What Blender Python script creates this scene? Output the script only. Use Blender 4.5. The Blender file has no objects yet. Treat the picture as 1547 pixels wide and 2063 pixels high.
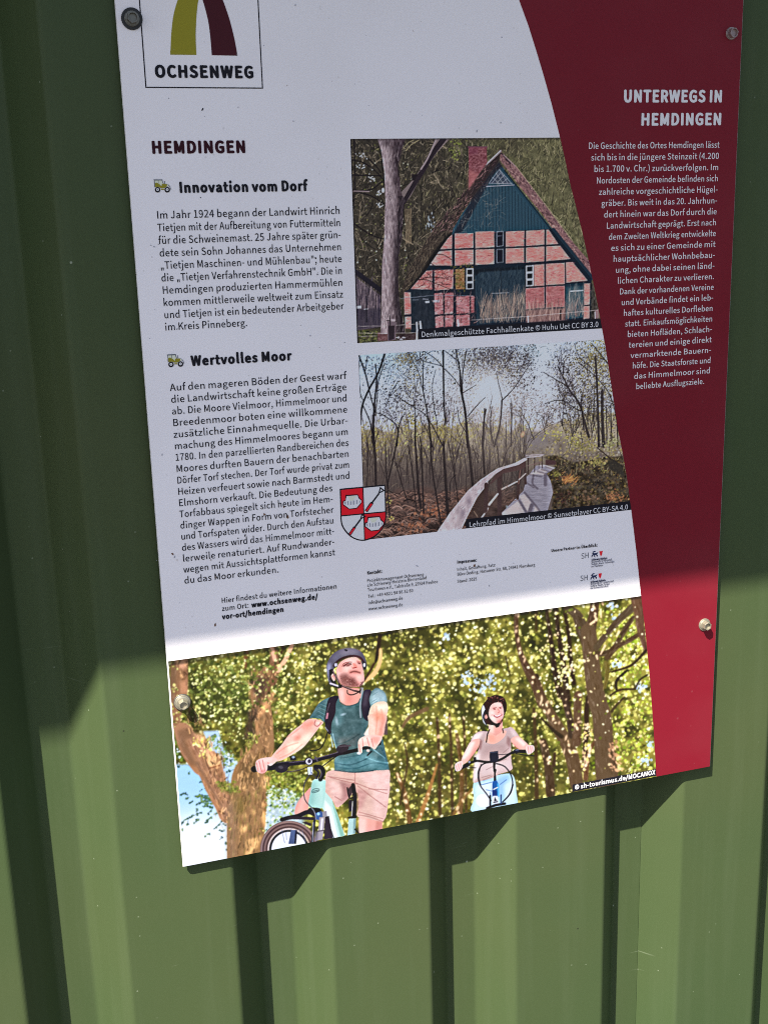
import bpy, bmesh, math, random
import numpy as np
from mathutils import Vector, Matrix

S = bpy.context.scene
COL = S.collection
Z0 = 1.05                                            # height of the sign's lower edge above the paving
SUN_DIR = Vector((1.0757, 1.0, -1.94)).normalized()  # the way the sunlight travels

# ---------------------------------------------------------------- camera
cam = bpy.data.cameras.new('camera'); cam.sensor_fit = 'VERTICAL'; cam.sensor_height = 36; cam.lens = 40.485
cam.clip_start = .02; cam.clip_end = 400
co = bpy.data.objects.new('camera', cam); COL.objects.link(co); S.camera = co
rt = Vector((.95072, -.30874, -.02846)); dn = Vector((-.10113, -.22203, -.96978)); fw = Vector((.29309, .92487, -.24231))
M = Matrix.Identity(4)
for r in range(3): M[r][0], M[r][1], M[r][2] = rt[r], -dn[r], -fw[r]
M.translation = Vector((-.10837, -1.02599, Z0 + .60465)); co.matrix_world = M

# ---------------------------------------------------------------- sky and sun
W = bpy.data.worlds.new('World'); S.world = W; W.use_nodes = True; nt = W.node_tree
sky = nt.nodes.new('ShaderNodeTexSky'); sky.sky_type = 'NISHITA'; sky.sun_disc = False
sky.sun_elevation = math.radians(52.9); sky.sun_rotation = math.radians(227.1); sky.altitude = 20
sky.air_density = 1.0; sky.dust_density = 1.4; sky.ozone_density = 1.3
nt.links.new(sky.outputs[0], nt.nodes['Background'].inputs[0]); nt.nodes['Background'].inputs[1].default_value = .074
sl = bpy.data.lights.new('sun', 'SUN'); sl.energy = 5.0; sl.angle = math.radians(.53); sl.color = (1, .955, .83)
so = bpy.data.objects.new('sun', sl); COL.objects.link(so); so.location = (-3, -3, 6)
so.rotation_euler = SUN_DIR.to_track_quat('-Z', 'Y').to_euler()
S.view_settings.view_transform = 'Standard'; S.view_settings.look = 'None'; S.view_settings.gamma = 1
S.view_settings.exposure = 1.40; S.view_settings.use_curve_mapping = False
S.cycles.filter_width = 1.0; S.cycles.max_bounces = 8; S.cycles.use_denoising = False

# ---------------------------------------------------------------- helpers
HI = np.array([[3.86024185e-04, -3.04960473e-05, -8.91663294e-02],
               [-8.26030000e-05, -4.32072141e-04, 7.85310538e-01],
               [-1.18132987e-04, -8.49522698e-05, 1.0]])
HF = np.linalg.inv(HI)
def at(x, y):                                        # measured point of the photograph -> metres on the sign's face
    q = HI @ (x, y, 1.); return q[0] / q[2], q[1] / q[2]
def lin(c): return tuple((v / 12.92 if v <= .04045 else ((v + .055) / 1.055) ** 2.4) for v in (k / 255 for k in c))
def mat(name, col, rough=.5, spec=.5, metal=0, coat=0):
    m = bpy.data.materials.new(name); m.use_nodes = True; b = m.node_tree.nodes['Principled BSDF']
    b.inputs['Base Color'].default_value = (*col, 1); b.inputs['Roughness'].default_value = rough
    b.inputs['Specular IOR Level'].default_value = spec; b.inputs['Metallic'].default_value = metal; return m
def node(m, kind, **kw):
    n = m.node_tree.nodes.new(kind)
    for k, v in kw.items():
        if k.startswith('i_'): n.inputs[k[2:].replace('_', ' ')].default_value = v
        else: setattr(n, k, v)
    return n
def link(m, a, b): m.node_tree.links.new(a, b)
def bsdf(m): return m.node_tree.nodes['Principled BSDF']
def obj(name, verts, faces, mats, parent=None, idx=None, smooth=False):
    me = bpy.data.meshes.new(name); me.from_pydata([tuple(v) for v in verts], [], faces)
    for m in (mats if isinstance(mats, (list, tuple)) else [mats]): me.materials.append(m)
    if idx: me.polygons.foreach_set('material_index', idx)
    if smooth: me.polygons.foreach_set('use_smooth', [True] * len(faces))
    me.update(); o = bpy.data.objects.new(name, me); COL.objects.link(o)
    if parent: hang(o, parent)
    return o
def hang(o, parent):                                 # keep the world position; only the things' Empties are moved
    o.parent = parent; o.matrix_parent_inverse = parent.matrix_basis.inverted() if parent.parent is None else Matrix.Identity(4)
def thing(name, label, cat, loc):
    o = bpy.data.objects.new(name, None); COL.objects.link(o); o.location = loc; o.empty_display_size = .1
    o.matrix_basis = Matrix.Translation(loc); o['label'] = label; o['category'] = cat; return o
# ---------------------------------------------------------------- printed pictures
# The three pictures on the sign are flat prints.  Each is drawn with a small
# brush kit into a grid of ink colours that becomes a colour attribute.
class Print:
    def __init__(s, x0, y0, x1, y1, seed):
        s.x0, s.y0, s.w, s.h = x0, y0, x1 - x0, y1 - y0
        s.a = np.zeros((s.h, s.w, 3)); s.r = np.random.default_rng(seed)
        s.Y, s.X = np.mgrid[0:s.h, 0:s.w].astype(float); s.X += x0 + .5; s.Y += y0 + .5
    def noise(s, sx, sy=None, octaves=3):
        sy = sy or sx; out = np.zeros((s.h, s.w)); amp = 1.; tot = 0
        for _ in range(octaves):
            gw, gh = int(s.w / sx) + 3, int(s.h / sy) + 3
            g = s.r.random((gh, gw)); fx = np.arange(s.w) / sx; fy = np.arange(s.h) / sy
            ix, iy = fx.astype(int), fy.astype(int); tx, ty = fx - ix, fy - iy
            tx = tx * tx * (3 - 2 * tx); ty = (ty * ty * (3 - 2 * ty))[:, None]
            A = g[iy][:, ix] * (1 - tx) + g[iy][:, ix + 1] * tx
            B = g[iy + 1][:, ix] * (1 - tx) + g[iy + 1][:, ix + 1] * tx
            out += amp * (A * (1 - ty) + B * ty); tot += amp; amp *= .55
            sx = max(1.01, sx / 2); sy = max(1.01, sy / 2)
        return out / tot
    def mask(s, pts, blur=0):
        p = np.array(pts, float); m = np.zeros((s.h, s.w))
        ax, ay = max(0, int(p[:, 0].min() - s.x0) - 1), max(0, int(p[:, 1].min() - s.y0) - 1)
        bx, by = min(s.w, int(p[:, 0].max() - s.x0) + 2), min(s.h, int(p[:, 1].max() - s.y0) + 2)
        if bx <= ax or by <= ay: return m
        acc = np.zeros((by - ay, bx - ax)); q = np.roll(p, -1, 0)
        for oy in (-.33, 0, .33):
            for ox in (-.33, 0, .33):
                X = s.X[ay:by, ax:bx] + ox; Y = s.Y[ay:by, ax:bx] + oy; ins = np.zeros(X.shape, bool)
                for (xa, ya), (xb, yb) in zip(p, q):
                    if ya != yb: ins ^= ((ya > Y) != (yb > Y)) & (X < (xb - xa) * (Y - ya) / (yb - ya) + xa)
                acc += ins
        m[ay:by, ax:bx] = acc / 9
        return s.blur(m, blur) if blur else m
    def blur(s, m, n):
        k = int(n * 2.5) + 1; t = np.exp(-.5 * (np.arange(-k, k + 1) / n) ** 2); t /= t.sum()
        def one(v, ax):
            pad = [(0, 0)] * v.ndim; pad[ax] = (k, k); v = np.pad(v, pad, mode='edge'); o = 0
            L = v.shape[ax] - 2 * k
            for i, c in enumerate(t): o = o + c * np.take(v, range(i, i + L), axis=ax)
            return o
        return one(one(m, 0), 1)
    def put(s, m, c, al=1.):
        c = np.array(c, float); m = (m * al)[..., None]; s.a[:] = s.a * (1 - m) + c * m
    def fill(s, pts, c, al=1., blur=0, vary=0, scale=(4, 4)):
        m = s.mask(pts, blur); s.put(m, c, al)
        if vary: s.a += (m * (s.noise(*scale, 2) - .5) * 2 * vary)[..., None]
        return m
    def mix(s, m, c0, c1, t):
        t = np.clip(t, 0, 1)[..., None]; s.put(m, np.array(c0, float) * (1 - t) + np.array(c1, float) * t)
    def line(s, pts, w, c, al=1., w1=None, soft=.6):
        w1 = w if w1 is None else w1; n = len(pts) - 1; c = np.array(c, float)
        cov = {}
        xs = [p[0] for p in pts]; ys = [p[1] for p in pts]; R = max(w, w1) / 2 + 2
        ax, ay = max(0, int(min(xs) - R - s.x0)), max(0, int(min(ys) - R - s.y0))
        bx, by = min(s.w, int(max(xs) + R - s.x0) + 1), min(s.h, int(max(ys) + R - s.y0) + 1)
        if bx <= ax or by <= ay: return
        X = s.X[ay:by, ax:bx]; Y = s.Y[ay:by, ax:bx]; m = np.zeros(X.shape)
        for i in range(n):
            (xa, ya), (xb, yb) = pts[i], pts[i + 1]; dx, dy = xb - xa, yb - ya
            t = np.clip(((X - xa) * dx + (Y - ya) * dy) / (dx * dx + dy * dy + 1e-9), 0, 1)
            d = np.hypot(X - xa - t * dx, Y - ya - t * dy); r = (w + (w1 - w) * (i + t) / n) / 2
            m = np.maximum(m, np.clip((r - d) / (2 * soft) + .5, 0, 1) * np.minimum(1, r * 2 + .15))
        m = (m * al)[..., None]; v = s.a[ay:by, ax:bx]; v[:] = v * (1 - m) + c * m
    def dot(s, x, y, rx, ry, ang, c, al=1., soft=.45):
        R = max(rx, ry) + 2; ax, ay = max(0, int(x - R - s.x0)), max(0, int(y - R - s.y0))
        bx, by = min(s.w, int(x + R - s.x0) + 1), min(s.h, int(y + R - s.y0) + 1)
        if bx <= ax or by <= ay: return
        X = s.X[ay:by, ax:bx] - x; Y = s.Y[ay:by, ax:bx] - y; ca, sa = math.cos(ang), math.sin(ang)
        d = np.hypot((X * ca + Y * sa) / rx, (Y * ca - X * sa) / ry); w = soft / min(rx, ry)
        m = (np.clip((1 - d) / (2 * w) + .5, 0, 1) * al)[..., None]
        v = s.a[ay:by, ax:bx]; v[:] = v * (1 - m) + np.array(c, float) * m
    def scatter(s, prob, n):
        f = np.clip(prob, 0, None).ravel(); f = f / f.sum()
        k = s.r.choice(f.size, n, p=f); return k % s.w + s.x0 + s.r.random(n), k // s.w + s.y0 + s.r.random(n)
    def leaves(s, prob, n, rad, cols, al=(.7, 1), ratio=(.5, 1), ang=None):
        cols = np.array(cols, float)
        for x, y in zip(*s.scatter(prob, n)):
            r = s.r.uniform(*rad); q = r * s.r.uniform(*ratio); c = cols[s.r.integers(len(cols))] + s.r.normal(0, 7)
            s.dot(x, y, r, q, s.r.uniform(0, 3.14) if ang is None else s.r.normal(*ang), c, s.r.uniform(*al))
    def twigs(s, prob, n, ln, w, cols, ang, al=(.5, 1), bend=.5):
        cols = np.array(cols, float)
        for x, y in zip(*s.scatter(prob, n)):
            a = s.r.normal(*ang); L = s.r.uniform(*ln); k = s.r.normal(0, bend); p = [(x, y)]
            for _ in range(3):
                x += math.cos(a) * L / 3; y -= math.sin(a) * L / 3; p.append((x, y)); a += k / 3
            ww = s.r.uniform(*w); s.line(p, ww, cols[s.r.integers(len(cols))] + s.r.normal(0, 6), s.r.uniform(*al), ww * .6)
    def tree(s, x, y, a, L, w, depth, c, spread=.5, al=1.):
        p = [(x, y)]
        for _ in range(3):
            a += s.r.normal(0, .1); x += math.cos(a) * L / 3; y -= math.sin(a) * L / 3; p.append((x, y))
        s.line(p, w, c, al, w * .65)
        if depth:
            for _ in range(s.r.integers(2, 4)):
                k = s.r.integers(1, 4); s.tree(*p[k], a + s.r.normal(0, spread), L * s.r.uniform(.5, .8), w * .6, depth - 1, c, spread, al)
def finish(P, fine, local, gain, lift=0):             # the crisp, contrasty look of the prints
    b = lambda n: np.dstack([P.blur(P.a[..., i], n) for i in range(3)])
    P.a += (P.a - b(1.2)) * fine + (P.a - b(7)) * local; P.a = np.clip((P.a - 105) * gain + 105 + lift, 4, 255); P.a += P.r.normal(0, 3, P.a.shape[:2])[..., None]; return P
def Q(sc, ox, oy):                                   # enlarged view -> points of the photograph
    return lambda *v: [(ox + v[i] / sc, oy + v[i + 1] / sc) for i in range(0, len(v), 2)]
def curve(p, closed=False, n=4):                     # Catmull-Rom through the points
    P = list(p); out = []
    m = len(P); g = (lambda i: P[i % m]) if closed else (lambda i: P[min(max(i, 0), m - 1)])
    for i in range(m if closed else m - 1):
        a, b, c, d = map(np.array, (g(i - 1), g(i), g(i + 1), g(i + 2)))
        for k in range(n):
            t = k / n; out.append(tuple(.5 * (2 * b + (c - a) * t + (2 * a - 5 * b + 4 * c - d) * t * t + (3 * b - a - 3 * c + d) * t ** 3)))
    if not closed: out.append(P[-1])
    return out
GLYPH_CODE = '!#$%&()*+,-./0123456789:;<=>?@ABCDEFGHIJKLMNOPQRSTUVWXYZ[]^_`abcdefghijklmnopqrstuvwxyz{|}~'
GLYPHS = {
    '"': '2|/03(/g3(/x5#/z6*.y6*.{5# 163(1l3(1~5#2#6*0~6*1#5#',
    '&': '5.0d-r1y.+2x.g3p.34c-r4z._3Q/F4>0b4r2/3{2/3Q0v2t/s1o0t0x2%2.3$2`4?2;5G105n/s5>/F4#/R30/u26.o1=.D/}/$.L 2>/91Y.l0o.[/g/!/>0%/X0q0<1T150@ 0W2`064$0M4o11501e4u1t4=1P3G',
    '(': '1T0P+y1+,50P-D0*.[/p/x/h1:/p2X0*3t0P5/1+6>0P6W/q5D/D4,/(2f.{1:/(/j/D.H/q-/',
    ')': '1T/%+y/b-/02.H0M/j0W1:0M2f024,/b5D/%6W.J6>/$5//L3t/d2X/k1:/d/x/L.[/$-D.J,5',
    '+': '3n0R/61=/61=1Q3J1Q3J271=271=4R0R4R0R27.F27.F1Q0R1Q',
    ',': '0v.k,!/v,s0?.40+/#/Q/?.~//.k.^.~.0/O-|/Y-}/?-0.U,V',
    '-': '1].N0V110V111>.N1>',
    '.': '0v/L-r/y.(00.W/y/-/L/?.{/-.i.W.{.(',
    '/': '2,.-,-.m,-1z6@1:6@',
    '0': '3n0v-r1v.,2_.q3/0,3>1r3/3Z2_4p1v5W0v5n/w5W/14p.b3Z.R1r.b0,/1.q/w., 0v.]/q/G/K1r/q4?0v5)1|4?2E1r1|/G',
    '1': '3n.w-~3/-~3/.l1Y.l1Y5b0r5b/;5//;4S0^4S0^.l.w.l',
    '2': '3n.L-~3=-~3=.n11.n/v.h1/0!2+172d2G2x3V2@550a5n/H5R.H4c.|41/c4l0V5&1]4[1}3R1j2O1.1A0$0%.L.V',
    '3': '3n0h-r2Q.J380&2h1B1Z2!1Z2(2Y2f2|3v2A5@0e5n/T5V.W4v/+4>/o4p0b5&1^4d1~3o1R2k/r2C/r1[1f152:0*1n/%0b._/X.x.l/S.>.w/;.3',
    '4': '3n1V-~2M-~2M0-3O0-3O0t2M0t2M5b1G5b.50g.50-1V0- 1V0t/50t0z3P1W4^1Z4^1V38',
    '5': '3n0g-r1b.%2O.T3&/D3:0O2W2C0y2z/k2^/}4s2t4s2t5b/05b.u2+/H1j0$2,0b271q1i2=0M1m//0_._/S.w.i/Q.<.s/:.2',
    '6': '3n10-r2d.T3D0C2k22172j0?2R/O1p/`3B0+4A0d4s1M5%2/4s2b4K385%2M5Y1I5n0C5Y/K4s.n3X.W1`.j0!/?.m0..+ /Q1*0>1p1)2(2-1Y2L0C2*/+10.Z0!/9',
    '7': '3n0)-~1)-~170&1V1n273K3@5,3@5b.Q5b.Q4s294s1=3@0^1g0:0!',
    '8': '3n0x-r2a.J3A/p2y1,2&1r2&1w2e2a3(3j2P580z5m/L5:.p3q/12m/t2)/t2%.w16.N/v/2.J 1L22092m/e3q0(4h0y5+1u4c293e2&2v 0y.W/k.|/@/}/[0}0F1f1n1$2I/s2#.y',
    '9': '3n0L-r1P.+2F.p3#0339223(3j2Q4w1b5Y0`5n/,5/.L3@/%1R0W0v1R122B1p210B1f/C1/.n0J._/e.m/./9.Y.^/E.* 2A2_1S1r0f1[/d2+/C3@/f4Y0a5*1o4L',
    ':': '0v/L2*/y2=002n/y3B/L3U.{3B.i2n.{2= /L-r/y.(00.W/y/-/L/?.{/-.i.W.{.(',
    '@': '7w2d,33s,@4y,j4a-B3m,|2j,n1F-(0<-h/U.t/<0H/]2;0U3c1s4Z3G4x4m4b5o4!6K2{6_1^6//r5)/74I/V4I0Z4t2z4:2z4.2M4,2M3c2u323%1R200v0@1?/+2?._3*.u3g/M3j/M42.l4}.W5l.j6U/D7,0A7@1b7&3;6<4P5)5=3N5V1Z550&40.}2Q.W0E.v.V/k-91+,K 2Q/?1w/V1a0E2*1d322D3X2:3x1s3Y0#3#/N',
    'A': '4E.%-~/#-~/h0B2V0B3>-~4A-~1e5b0^5b /~1-0E2>1/4u134u1{2>2@1-',
    'B': '4t/&-~1P-~2b./3Y.U45/:4H093|1P2q2*2q2/3b2j3|3m385:1A5b/&5b 0#2I0#4w154w2V4^3#3b2X2h112I 0#.j0#1`1D1`2w1A3M0<2v//1D.j',
    'C': '4b1z-r3<.04?.{3j/W2|.y1~.d0~.x09/U/i0U/Y1r/j310;4/1%4h2$4|2v4j3Y494.4s3:5S2#5n0_5U/W4i.r3Q.Y1p.q01/U.v0[..',
    'D': '56/&-~1#-~2U.:3a/#4C084Y1r4C3P3a4c2S5J0|5b/&5b 0#.l0#4u0u4u2*4c2x4-3J313Y1r3J0V2x/Y2*.~0u.l',
    'E': '42/&-~3Y-~3Y.n0#.n0#1[2y1[2y2L0#2L0#4s3N4s3N5b/&5b',
    'F': '3k/&-~0#-~0#1K2{1K2{2;0#2;0#4s3N4s3N5b/&5b',
    'G': '572)-r3M.-4K.h4K1}1w1}1w123U123U/12z.o22.d1).x0;/U/j0U/Y1r/k310>4/1,4h214|3.4i3n494B4s3M5R2.5n0e5U/Y4i.r3Q.Y1p.r01/W.v0a..',
    'H': '5]/&-~0#-~0#1[3Z1[3Z-~4X-~4X5b3Z5b3Z2M0#2M0#5b/&5b',
    'I': '1)/&-~0#-~0#5b/&5b',
    'J': '3Z0N-r2,.U2Y092Y5b1[5b1[0B1?/+0F.d/^.v/&/W.C/)/7.2',
    'K': '4j/&-~0#-~0#0J1B2!3_-~4f-~1z2j4D5b3:5b0%1o0#1o0#5b/&5b',
    'L': '3c/&-~3F-~3F.n0#.n0#5b/&5b',
    'M': '6Q/&-~/x-~/x2:/l4R/p4R0L2j1w.j2V.j4#2j4^4R4a4R4U2:4U-~5L-~5L5b4=5b2n1W2=/|29/|1b1W065b/&5b',
    'N': '5W/&-~/|-~/|2%/q4J/u4J0e2q3R-~4R-~4R5b3Y5b3Y1b3f/:3b/:2q0p0%5b/&5b',
    'O': '5k1t-r36./4:.y4x05521r4x3R4:4j365U1t5n0U5U/R4j.p3R.Y1r.p05/R.y0U./ 1t.d0z.x07/V/i0V/Y1r/i31074/0z4h1t4|2o4h3U4/4#31421r4#0V3U/V2o.x',
    'P': '4^/&-~0#-~0#1(1=1(2K153A1]3w2E4.3J3w4O3A542I5V195b/&5b 0#1p0#4u1.4u2^4X313J2`27111p',
    'R': '4_0#2%0#4u1?4u2c4Y333S2c2H1?2% 3;-~4D-~2H1D3`2+403S3F561L5b/&5b/&-~0#-~0#1:1G1:',
    'S': '4913-r3+.O3l0%3A1C262+1.2V0:3$/p3r084a1<4|294k3$4:3S4s2T5U1<5n/T59.q3k/D2O0I1n1R1A2K0n2m/{2F/&14.d0%.|/)/`.P.~/a.2',
    'T': '4<0_-~1[-~1[4s3z4s3z5b.@5b.@4s0_4s',
    'U': '5V1k-r2s.$3h.X4A/Z4T114T5b3Z5b3Z1/3*/81k.d0Q/8/}1//}5b/$5b/$11/8/Z/m.X0b.$',
    'V': '4$0L-~1X-~4$5b3%5b1m1R1(.}1#.}0;1R/$5b.!5b',
    'W': '75/u-~1&-~242]2W4F2[4F3!2]42-~5A-~6x5b6!5b521P4h/!4b/!401P3)5b235b1.1P0W/!0S/!0)1P/;5b.;5b',
    'X': '4!.2-~/5-~0>0)0w1@0{1@1[0)2j-~3p-~1X1w3b5b2`5b1]3e1+2X1&2X0K3e/F5b.@5b0I1|',
    'Y': '3V0=-~1:-~1:0|3W5b2V5b1X3Q0m1o0i1o0!3Q/#5b-}5b0=0|',
    'Z': '4@.R-~3o-~3o.n/e.n3j5,3j5b.t5b.t4s2W4s.R.W',
    'a': '3v0;-r1<.+21.a24.a2<-~3(-~3(1P2Y351+3p/n3X.q3+/72J/~2q0x3%1s2Y2,1Z0T1A/L0v.n0=.Z/N/*.< 0T.]/o.p/S/S0,0K2,0{2,/E1@.n',
    'b': '4N1M-r2G.(34.`3g/]3y0x3l2.3C3&2_3]1a3p0g3Z/t3%/x4(/x6B.{6B.{-~/f-~/m.W/q.W0^.& 1?.`0`.l/x/:/x2:0d2o1J3$2Y2L2z0w2N/;',
    'c': '3B15-r24.&3&.W2]/72$.n1=._0#/:/R0p0%2I1@3$1x2u2L2T2y32283^1<3p083^/C3&.i2,.T0p.g/W/>.^00.(',
    'd': '4P0v-r1r.+2].`2`.`2h-~3S-~3S6B2V6B2V412[331t3`1#3p0*3]/=3$.h2*.U0p.e/W/4.]/x.( 1-.`/z/9/S0q0#2I133$1s2u2V2J2V/K1r.r',
    'e': '3m1;-r2>.$3/.J2l/)2/.g1E.[0&/1/O0[3@0[3D112j3-1+3p003]/@3%.h2+.T0p.h/W/A.^05.( /N1>0%2Z1-3)212[2S1>',
    'f': '1G.B2w/-2w/--~0)-~0)2w1<2w1<3c0)3c0)4Y0;5J0t5e1R5V1f6>0j6O/R5}/-4Z/-3c.B3^',
    'g': '3w0t+D2}+{3i-B3;.E1k.c0`.c/s.s/`/?/i/d0$/~0s/l2C0A2{1k2o2L2P2{3`2{3`3c1a3c0s3p/E3=.g1m.|0u/O0;/O07/(/l.q/2/!.Y/D.8/D.3.h-Y.S,u/3+i 0s0K0$0n/`1m0#2k0s3/1f2k2*1m1f0n 1#,$/m,>/D-$/P-R/z-~0a-v1`-v2S-h2n-32A,F',
    'h': '4D.{-~/x-~/x2.0c2k1N3!2>2^2U1N2U-~3Q-~3Q1Z3+3;1j3p0f3U/t2t/x4(/x6B.{6B',
    'i': '0t.{-~/x-~/x3c.{3c /K4s/v5%0*5Q/v5z/K6..}5z.m5Q.}5%',
    'j': '0t.C+L/V+{/x-B/x3c.|3c.|-B.o,R.;,7-e,@-S+Y /K4s/u5%0*5Q/u5z/K6..}5z.m5Q.}5%',
    'k': '3k.{-~/v-~/v/P0|0g2^-~3b-~1S1F3J3c2C3c/z0b/v0b/v6B.{6B',
    'l': '0|/|-r0R-y0F.a04._0!.h/x/(/x6B.{6B.{/./4.4',
    'm': '7d.{-~/x-~/x2.0a2k1C3!212^2H1N2H-~3D-~3D2.4.2k4m3!5Z2^5r1N5r-~6n-~6n1Z6G3;5,3p4-3S362h2`3T1]3p0b3U/r2r/p2r/g3c.{3c',
    'n': '4G.{-~/x-~/x2.0c2k1N3!2>2^2U1N2U-~3Q-~3Q1Z3+3;1j3p0f3U/r2r/p2r/g3c.{3c',
    'o': '4C12-r22.(3#.^3X/W3m0p3X2,3#3&223^123p023^/A3&.h2,.T0p.h/W/A.^02.( 12._/}/:/R0p/}2I123$2D2I2o0p2D/:',
    'p': '4P.{+X/x+X/x-R/u.R0a.$1M-r2G.(34.`3g/]3y0x3l2.3C3&2_3]1a3p0e3Y/r3$/p3$/g3c.{3c 1?.`0`.l/x/:/x2:0d2o1J3$2Y2L2z0w2N/;',
    'q': '4P2V+X3S+X3S3c2j3c2a312_311u3`1#3p0*3]/=3$.h2*.U0p.e/W/4.]/x.(0v-r1p.*2[._2V-[ 1-.`/z/9/S0q0#2I133$1s2u2V2J2V/K1r.r',
    'r': '2).{-~/x-~/x1_0Y2a1C2}1v2t2*3d1N3p0X3R/r2_/p2_/g3c.{3c',
    's': '2v0K-r1}.C2R/T1{0c0k1</x1`/U2;/n2q0[3+1>2z1v2X2D341X3^0Z3p/13D.^27/2100>0W14021Z/P1@.r0N.Y/V.k.l/<.A.^/=.*',
    't': '1z0g-r1m.)1Z.l0{.]0<.w0*/f0*2w1]2w1]3c0*3c0*5>/<5>/33c.<3^.<2w/.2w/./h/N.E',
    'u': '4D0]-r1_./2Q.t2T.t2Z-~3H-~3H3c2L3c2L/_1c.w0v.b0+/&/p05/p3c.s3c.s0*/>.I',
    'v': '3M04-~1?-~3@3c2E3c1>0K0j.j0e.j050K/.3c..3c',
    'w': '6H/r-~0|-~1k1&222d272d2Z1)3J-~4Y-~6/3c563c4F0G4%.m3}.m3X0G2c3c1i3c0s0G0O.m0K.m0,0G/:3c.<3c',
    'x': '37.0-~/1-~/x/@0P0B0U0B12/@2#-~3(-~130s2w3c1w3c162K0d1O0`1O0,2K/A3c.>3c0$0{',
    'y': '3M/&+T0F,,13-Q3@3c2F3c1D0S0v.w0q.w0<0S/.3c..3c0I-}0=-U/l,a/#,@.W,I.E+_',
    'z': '2}.C-~2a-~2a.j/V.j2W332W3c.b3c.b2w1D2w.C.Q',
    '©': '6f2C-s3n.15#.y5p02601k5p3F5#4Z3n5F2C5_0v5F/c4Z.s3F.W1k.s02/c.y0v.1 2C.B1,.Y0)/>/E0E/-1k/E330)491,4y2C533Z4y4^495B335Y1k5B0E4^/>3Z.Y 2K/M3A/_4%0.3b0]300:2O0,1N0U1,1k1O2w2S3C3)373T2s3y3A3@3m2O3~0}3G0@1k0y0*',
    'Ü': '5V1k-r2s.$3h.X4A/Z4T114T5b3Z5b3Z1/3*/81k.d0Q/8/}1//}5b/$5b/$11/8/Z/m.X0b.$ 0V6F0}6T1/6|0}7D0V7S017D/~6|016T 2}6F3F6T3T6|3F7D2}7S2V7D2G6|2V6T',
    'ß': '4g2T-r3v.C4G/X4&0a391;2K1f2*2E2[3J314h2`5{196M/U5m.{4%.{-~/v-~/v3r0:57185b1|5G274_1d3O132<2B0m3P/T39.t2P.Y1s.e1:/,0t.J1^.!',
    'ä': '3v0;-r1<.+21.a24.a2<-~3(-~3(1P2Y351+3p/n3X.q3+/72J/~2q0x3%1s2Y2,1Z0T1A/L0v.n0=.Z/N/*.< 0T.]/o.p/S/S0,0K2,0{2,/E1@.n /~4t0I5(0X5M0I5s/~6%/X5s/I5M/X5( 2:4t2a5(2p5M2a5s2:6%1p5s1`5M1p5(',
    'ö': '4C12-r22.(3#.^3X/W3m0p3X2,3#3&223^123p023^/A3&.h2,.T0p.h/W/A.^02.( 12._/}/:/R0p/}2I123$2D2I2o0p2D/: 0&4t0M5(0]5M0M5s0&6%/]5s/N5M/]5( 2>4t2d5(2s5M2d5s2>6%1t5s1e5M1t5(',
    'ü': '4D0]-r1_./2Q.t2T.t2Z-~3H-~3H3c2L3c2L/_1c.w0v.b0+/&/p05/p3c.s3c.s0*/>.I 0%4t0L5(0]5M0L5s0%6%/]5s/M5M/]5( 2>4t2e5(2t5M2e5s2>6%1t5s1e5M1t5(',
}
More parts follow.
